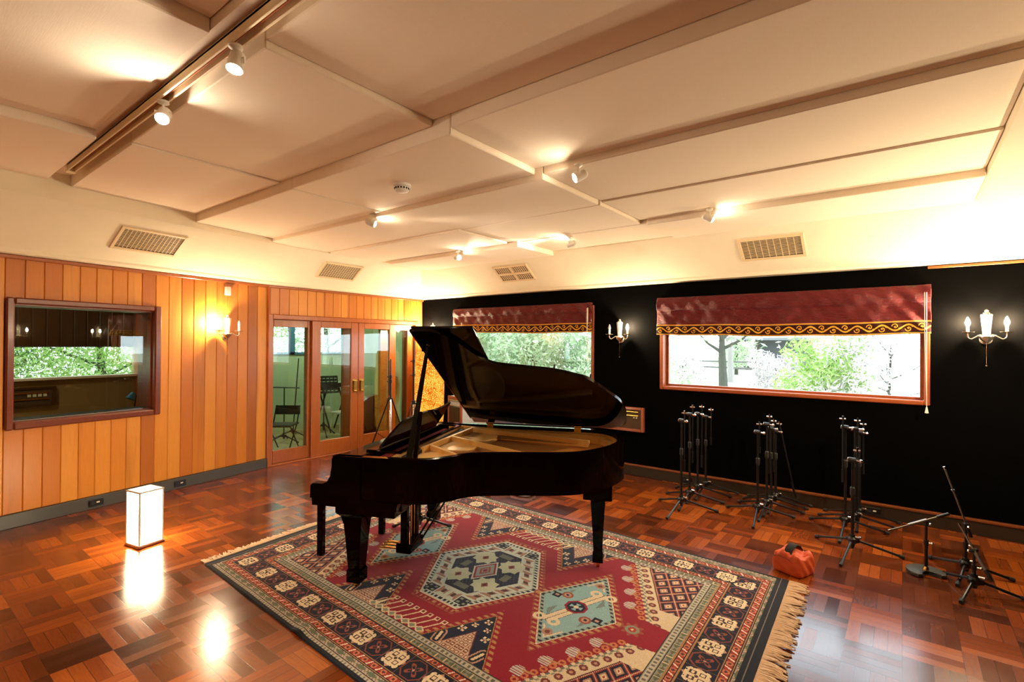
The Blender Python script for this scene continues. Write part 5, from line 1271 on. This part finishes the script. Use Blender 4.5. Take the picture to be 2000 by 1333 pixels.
m = M(); m.lathe([(0, 0), (0.12, 0), (0.12, 0.02), (0, 0.02)], (0, 0, 0), 16); m.obj('base', A['black'], tl)
m = M(); m.tube(catmull3([(0, 0, 0.02), (0, 0, 0.6), (0.02, 0, 0.86), (0.03, 0, 0.95)], 4), 0.009, 8); m.obj('stem', A['black'], tl)
m = M(); m.lathe([(0, 0.0), (0.03, 0.0), (0.065, 0.10), (0.06, 0.10), (0.0, 0.02)], (0.0, 0, 0.98), 14, Matrix.Rotation(R(-150), 4, 'Y')); m.obj('shade', A['blue_frame'], tl)

# ------------------------------------------------------------ garden outside
m = M(); m.b2((-80, BY + 0.25, -0.30), (60, 120, -0.06)); m.b2((-80, -40, -0.30), (-9.80, BY + 0.26, -0.06)); struct(m, 'ground', A['grass'])
def leaves(name, crowns, n, size, mat, parent, seed, flat=0.55):
    r = np.random.default_rng(seed); V = []; vol = np.array([c[3] ** 2 for c in crowns]); vol = vol / vol.sum()
    idx = r.choice(len(crowns), n, p=vol); c = np.array([c[:3] for c in crowns])[idx]; rad = np.array([c_[3] for c_ in crowns])[idx]; sz = np.array([c_[4] if len(c_) > 4 else 0.8 for c_ in crowns])[idx]
    d = r.standard_normal((n, 3)); d /= np.linalg.norm(d, axis=1)[:, None]; d *= (rad * (r.random(n) ** 0.45))[:, None]; d[:, 2] *= sz
    p = c + d; a = r.standard_normal((n, 3)); a /= np.linalg.norm(a, axis=1)[:, None]; b = np.cross(a, r.standard_normal((n, 3))); b /= np.linalg.norm(b, axis=1)[:, None]
    s = size * (0.6 + 0.8 * r.random(n))[:, None]
    P = np.stack([p - a*s, p + b*s*flat*0.5, p + a*s, p - b*s*flat*0.5], 1).reshape(-1, 3)
    me = bpy.data.meshes.new(name); me.vertices.add(len(P)); me.vertices.foreach_set('co', P.astype(np.float32).ravel())
    me.loops.add(len(P)); me.loops.foreach_set('vertex_index', np.arange(len(P), dtype=np.int32)); me.polygons.add(n)
    me.polygons.foreach_set('loop_start', (np.arange(n)*4).astype(np.int32)); me.polygons.foreach_set('loop_total', np.full(n, 4, np.int32)); me.update(calc_edges=True)
    at = me.attributes.new('knot', 'FLOAT_COLOR', 'FACE'); g = r.random(n); at.data.foreach_set('color', np.stack([g, g, g, np.ones(n)], 1).astype(np.float32).ravel())
    me.materials.append(mat); return put(bpy.data.objects.new(name, me), parent)
def tree(name, x, y, h, rad, n, size, mat, label, cat, seed, bark='bark', tr=0.09, low=0.35, nb=9, group=None):
    rnd = random.Random(seed); t = thing(name, label, cat, (x, y, -0.06), rnd.uniform(0, 6), group)
    cr = []; m = M(); lean = rnd.uniform(-0.3, 0.3)
    top = (lean, rnd.uniform(-0.2, 0.2), h * 0.8); m.tube([(0, 0, 0), (lean*0.4, 0, h*0.35), top], [tr, tr*0.75, tr*0.3], 8)
    for k in range(nb):
        z = h * (low + (0.92 - low) * (k + 0.5) / nb); a = k * 2.4 + rnd.uniform(-.4, .4); rr = rad * (0.75 if nb < 4 else rnd.uniform(0.45, 0.85)) * (1.05 - 0.45 * (z/h))
        e = (lean * z/h + rr*math.cos(a), rr*math.sin(a), z + rnd.uniform(0.0, 0.1) * h)
        m.tube([(lean*z/h*0.8, 0, z*0.72), (e[0]*0.55, e[1]*0.55, z*0.9), e], [tr*0.4, tr*0.25, tr*0.1], 6); cr.append((e[0], e[1], e[2], rad * rnd.uniform(0.42, 0.6)))
    m.obj('trunk', A[bark], t); leaves('foliage', cr, n, size, A[mat], t, seed); return t
GL = 'trees behind the left window of the black wall'
tree('garden_tree', -10.6, 11.0, 2.7, 1.9, 15000, 0.075, 'leaf_a', 'grey green tree filling the left part of the window behind the piano lid', 'tree', 1, low=0.10)
tree('garden_tree', -8.2, 11.6, 2.6, 1.8, 15000, 0.075, 'leaf_a', 'grey green tree in the middle of the window behind the piano lid', 'tree', 2, low=0.10)
tree('garden_tree', -6.2, 12.6, 2.4, 1.7, 11000, 0.075, 'leaf_a', 'paler thinner tree at the right of the window behind the piano lid', 'tree', 3, low=0.08)
tree('garden_tree', -12.4, 15.0, 3.4, 2.6, 9000, 0.11, 'leaf_b', 'taller bright green tree rising behind the trees of the left window', 'tree', 4, low=0.12)
tree('garden_tree', -6.10, 22.8, 4.0, 2.2, 600, 0.18, 'leaf_a', 'dark trunked tree near the left side of the right hand window', 'tree', 5, 'bark', 0.20, 0.5)
tree('garden_tree', -6.70, 26.3, 4.6, 2.6, 260, 0.2, 'leaf_c', 'pale trunked tree just behind the dark trunk in the right hand window', 'tree', 6, 'bark_pale', 0.16, 0.5)
tree('garden_shrub', -6.7, 19.5, 1.7, 1.0, 2600, 0.08, 'leaf_c', 'pale leaved shrub at the left edge of the right hand window', 'shrub', 7, low=0.10, tr=0.05)
tree('garden_shrub', -1.8, 17.5, 2.1, 1.35, 4200, 0.085, 'leaf_b', 'bright green shrub in the middle right of the right hand window', 'shrub', 8, low=0.12, tr=0.05)
tree('garden_shrub', -3.5, 19.5, 1.5, 1.0, 2600, 0.08, 'leaf_c', 'pale flowering shrub left of the bright green one in the right hand window', 'shrub', 9, low=0.10, tr=0.05)
tree('garden_shrub', -0.3, 17.0, 2.5, 1.5, 3000, 0.09, 'leaf_c', 'tall pale shrub at the right edge of the right hand window', 'shrub', 10, low=0.10, tr=0.05)
cf = thing('conifer', 'feathery grey conifer beside the pale trunk in the right hand window', 'tree', (-8.2, 33.5, -0.06))
m = M(); m.cyl((0, 0, 0), (0, 0, 4.6), 0.12, 0.03, 8); m.obj('trunk', A['bark'], cf); leaves('foliage', [(0, 0, 0.8 + 0.55*k, 1.7 - 0.22*k, 0.25) for k in range(7)], 1500, 0.22, A['leaf_a'], cf, 21, 0.3)
hut = thing('garden_shed', 'pale flat roofed shelter far across the lawn', 'shed', (-8.3, 41.5, -0.06), R(-10))
m = M(); m.b2((-2.2, 1.0, 0), (3.0, 1.2, 2.2)); m.b2((-2.2, -1.0, 0), (-2.0, 1.0, 2.2)); m.obj('wall', A['shed'], hut)
m = M(); m.b2((-2.6, -1.5, 2.2), (3.4, 1.5, 2.4), 0.02); m.obj('roof', A['shed'], hut)
m = M(); m.b2((-0.15, -1.3, 0.0), (0.15, -1.0, 2.2)); m.obj('post', A['bark'], hut)
m = M(); m.b2((-1.8, -1.02, 0.0), (-0.9, -0.9, 1.4)); m.obj('bin_screen', A['fence'], hut)
fn = thing('rail_fence', 'grey post and rail fence across the pale lawn', 'fence', (-6.6, 31.5, -0.06), R(-6))
for k in range(7): m = M(); m.b2((-6 + 2*k - 0.05, -0.05, 0), (-6 + 2*k + 0.05, 0.05, 0.95)); m.obj('post', A['fence'], fn)
for z in (0.45, 0.8): m = M(); m.b2((-6.1, -0.03, z), (6.1, 0.03, z + 0.09)); m.obj('rail', A['fence'], fn)
for k, (x, y, h, c) in enumerate(((-12.6, -1.6, 3.6, 'leaf_b'), (-13.2, 0.9, 4.0, 'leaf_d'), (-12.3, 3.0, 3.5, 'leaf_b'), (-13.0, 5.6, 4.2, 'leaf_b'), (-12.9, 8.2, 4.4, 'leaf_a'))):
    tree('garden_tree', x, y, h, 2.1, 16000, 0.05, c, ['leafy tree at the left end of the view behind the studio window', 'dark branching tree in the middle of the view behind the studio window', 'bright leafy tree at the right of the view behind the studio window', 'leafy tree seen high through the leftmost door pane', 'pale leafy tree seen high through the second door pane'][k], 'tree', 30 + k, low=0.12)

# ------------------------------------------------------------ light, sky, camera
def lamp(name, kind, loc, energy, color, size=0.1, rot=None, **k):
    l = bpy.data.lights.new(name, kind); l.energy = energy; l.color = color
    if kind == 'AREA': l.size = size
    elif kind != 'SUN': l.shadow_soft_size = size
    o = bpy.data.objects.new(name, l); put(o); o.location = loc
    if rot is not None: o.rotation_euler = rot
    return o
bo = thing('fill_globe', 'added globe light brightening the booth from its ceiling', 'fill light', (-8.6, 5.6, 2.6))  # lamp added to brighten the pale green booth
m = M(); m.sph((0, 0, -0.09), 0.10, 14); m.obj('globe', glow('booth_fill_glow', (0.92, 1.0, 0.82, 1), 110.0), bo)
co_ = thing('fill_globe', 'added globe light brightening the control room from its ceiling', 'fill light', cl_(-2.6, 1.3, 2.6))  # lamp added because the control room came out too dark
m = M(); m.sph((0, 0, -0.09), 0.10, 14); m.obj('globe', glow('control_fill_glow', (1.0, 0.82, 0.55, 1), 110.0), co_)
w = bpy.data.worlds.new('overcast_sky'); SC.world = w; w.use_nodes = True
bg = w.node_tree.nodes['Background']; bg.inputs[0].default_value = (0.80, 0.90, 1.0, 1); bg.inputs[1].default_value = SKY
cam = bpy.data.cameras.new('camera'); cam.sensor_width = 36.0; cam.lens = 991.798 / 2000 * 36.0; cam.clip_start = 0.02; cam.clip_end = 300
co = bpy.data.objects.new('camera', cam); put(co)
yaw, pitch, roll = 0.656231548, 0.00565087579, -0.00739049708
cy, sy = math.cos(yaw), math.sin(yaw)
fw = Vector((-sy, cy, 0)) * math.cos(pitch) + Vector((0, 0, 1)) * math.sin(pitch)
up = Vector((0, 0, 1)) * math.cos(pitch) - Vector((-sy, cy, 0)) * math.sin(pitch); rt = Vector((cy, sy, 0))
r2 = rt * math.cos(roll) - up * math.sin(roll); u2 = up * math.cos(roll) + rt * math.sin(roll)
co.matrix_world = Matrix(((r2.x, u2.x, -fw.x, 0), (r2.y, u2.y, -fw.y, 0), (r2.z, u2.z, -fw.z, 1.75), (0, 0, 0, 1)))
SC.camera = co
vs = SC.view_settings; vs.view_transform = 'Standard'; vs.look = 'None'; vs.gamma = 1.0; vs.use_curve_mapping = False; vs.exposure = EXPO
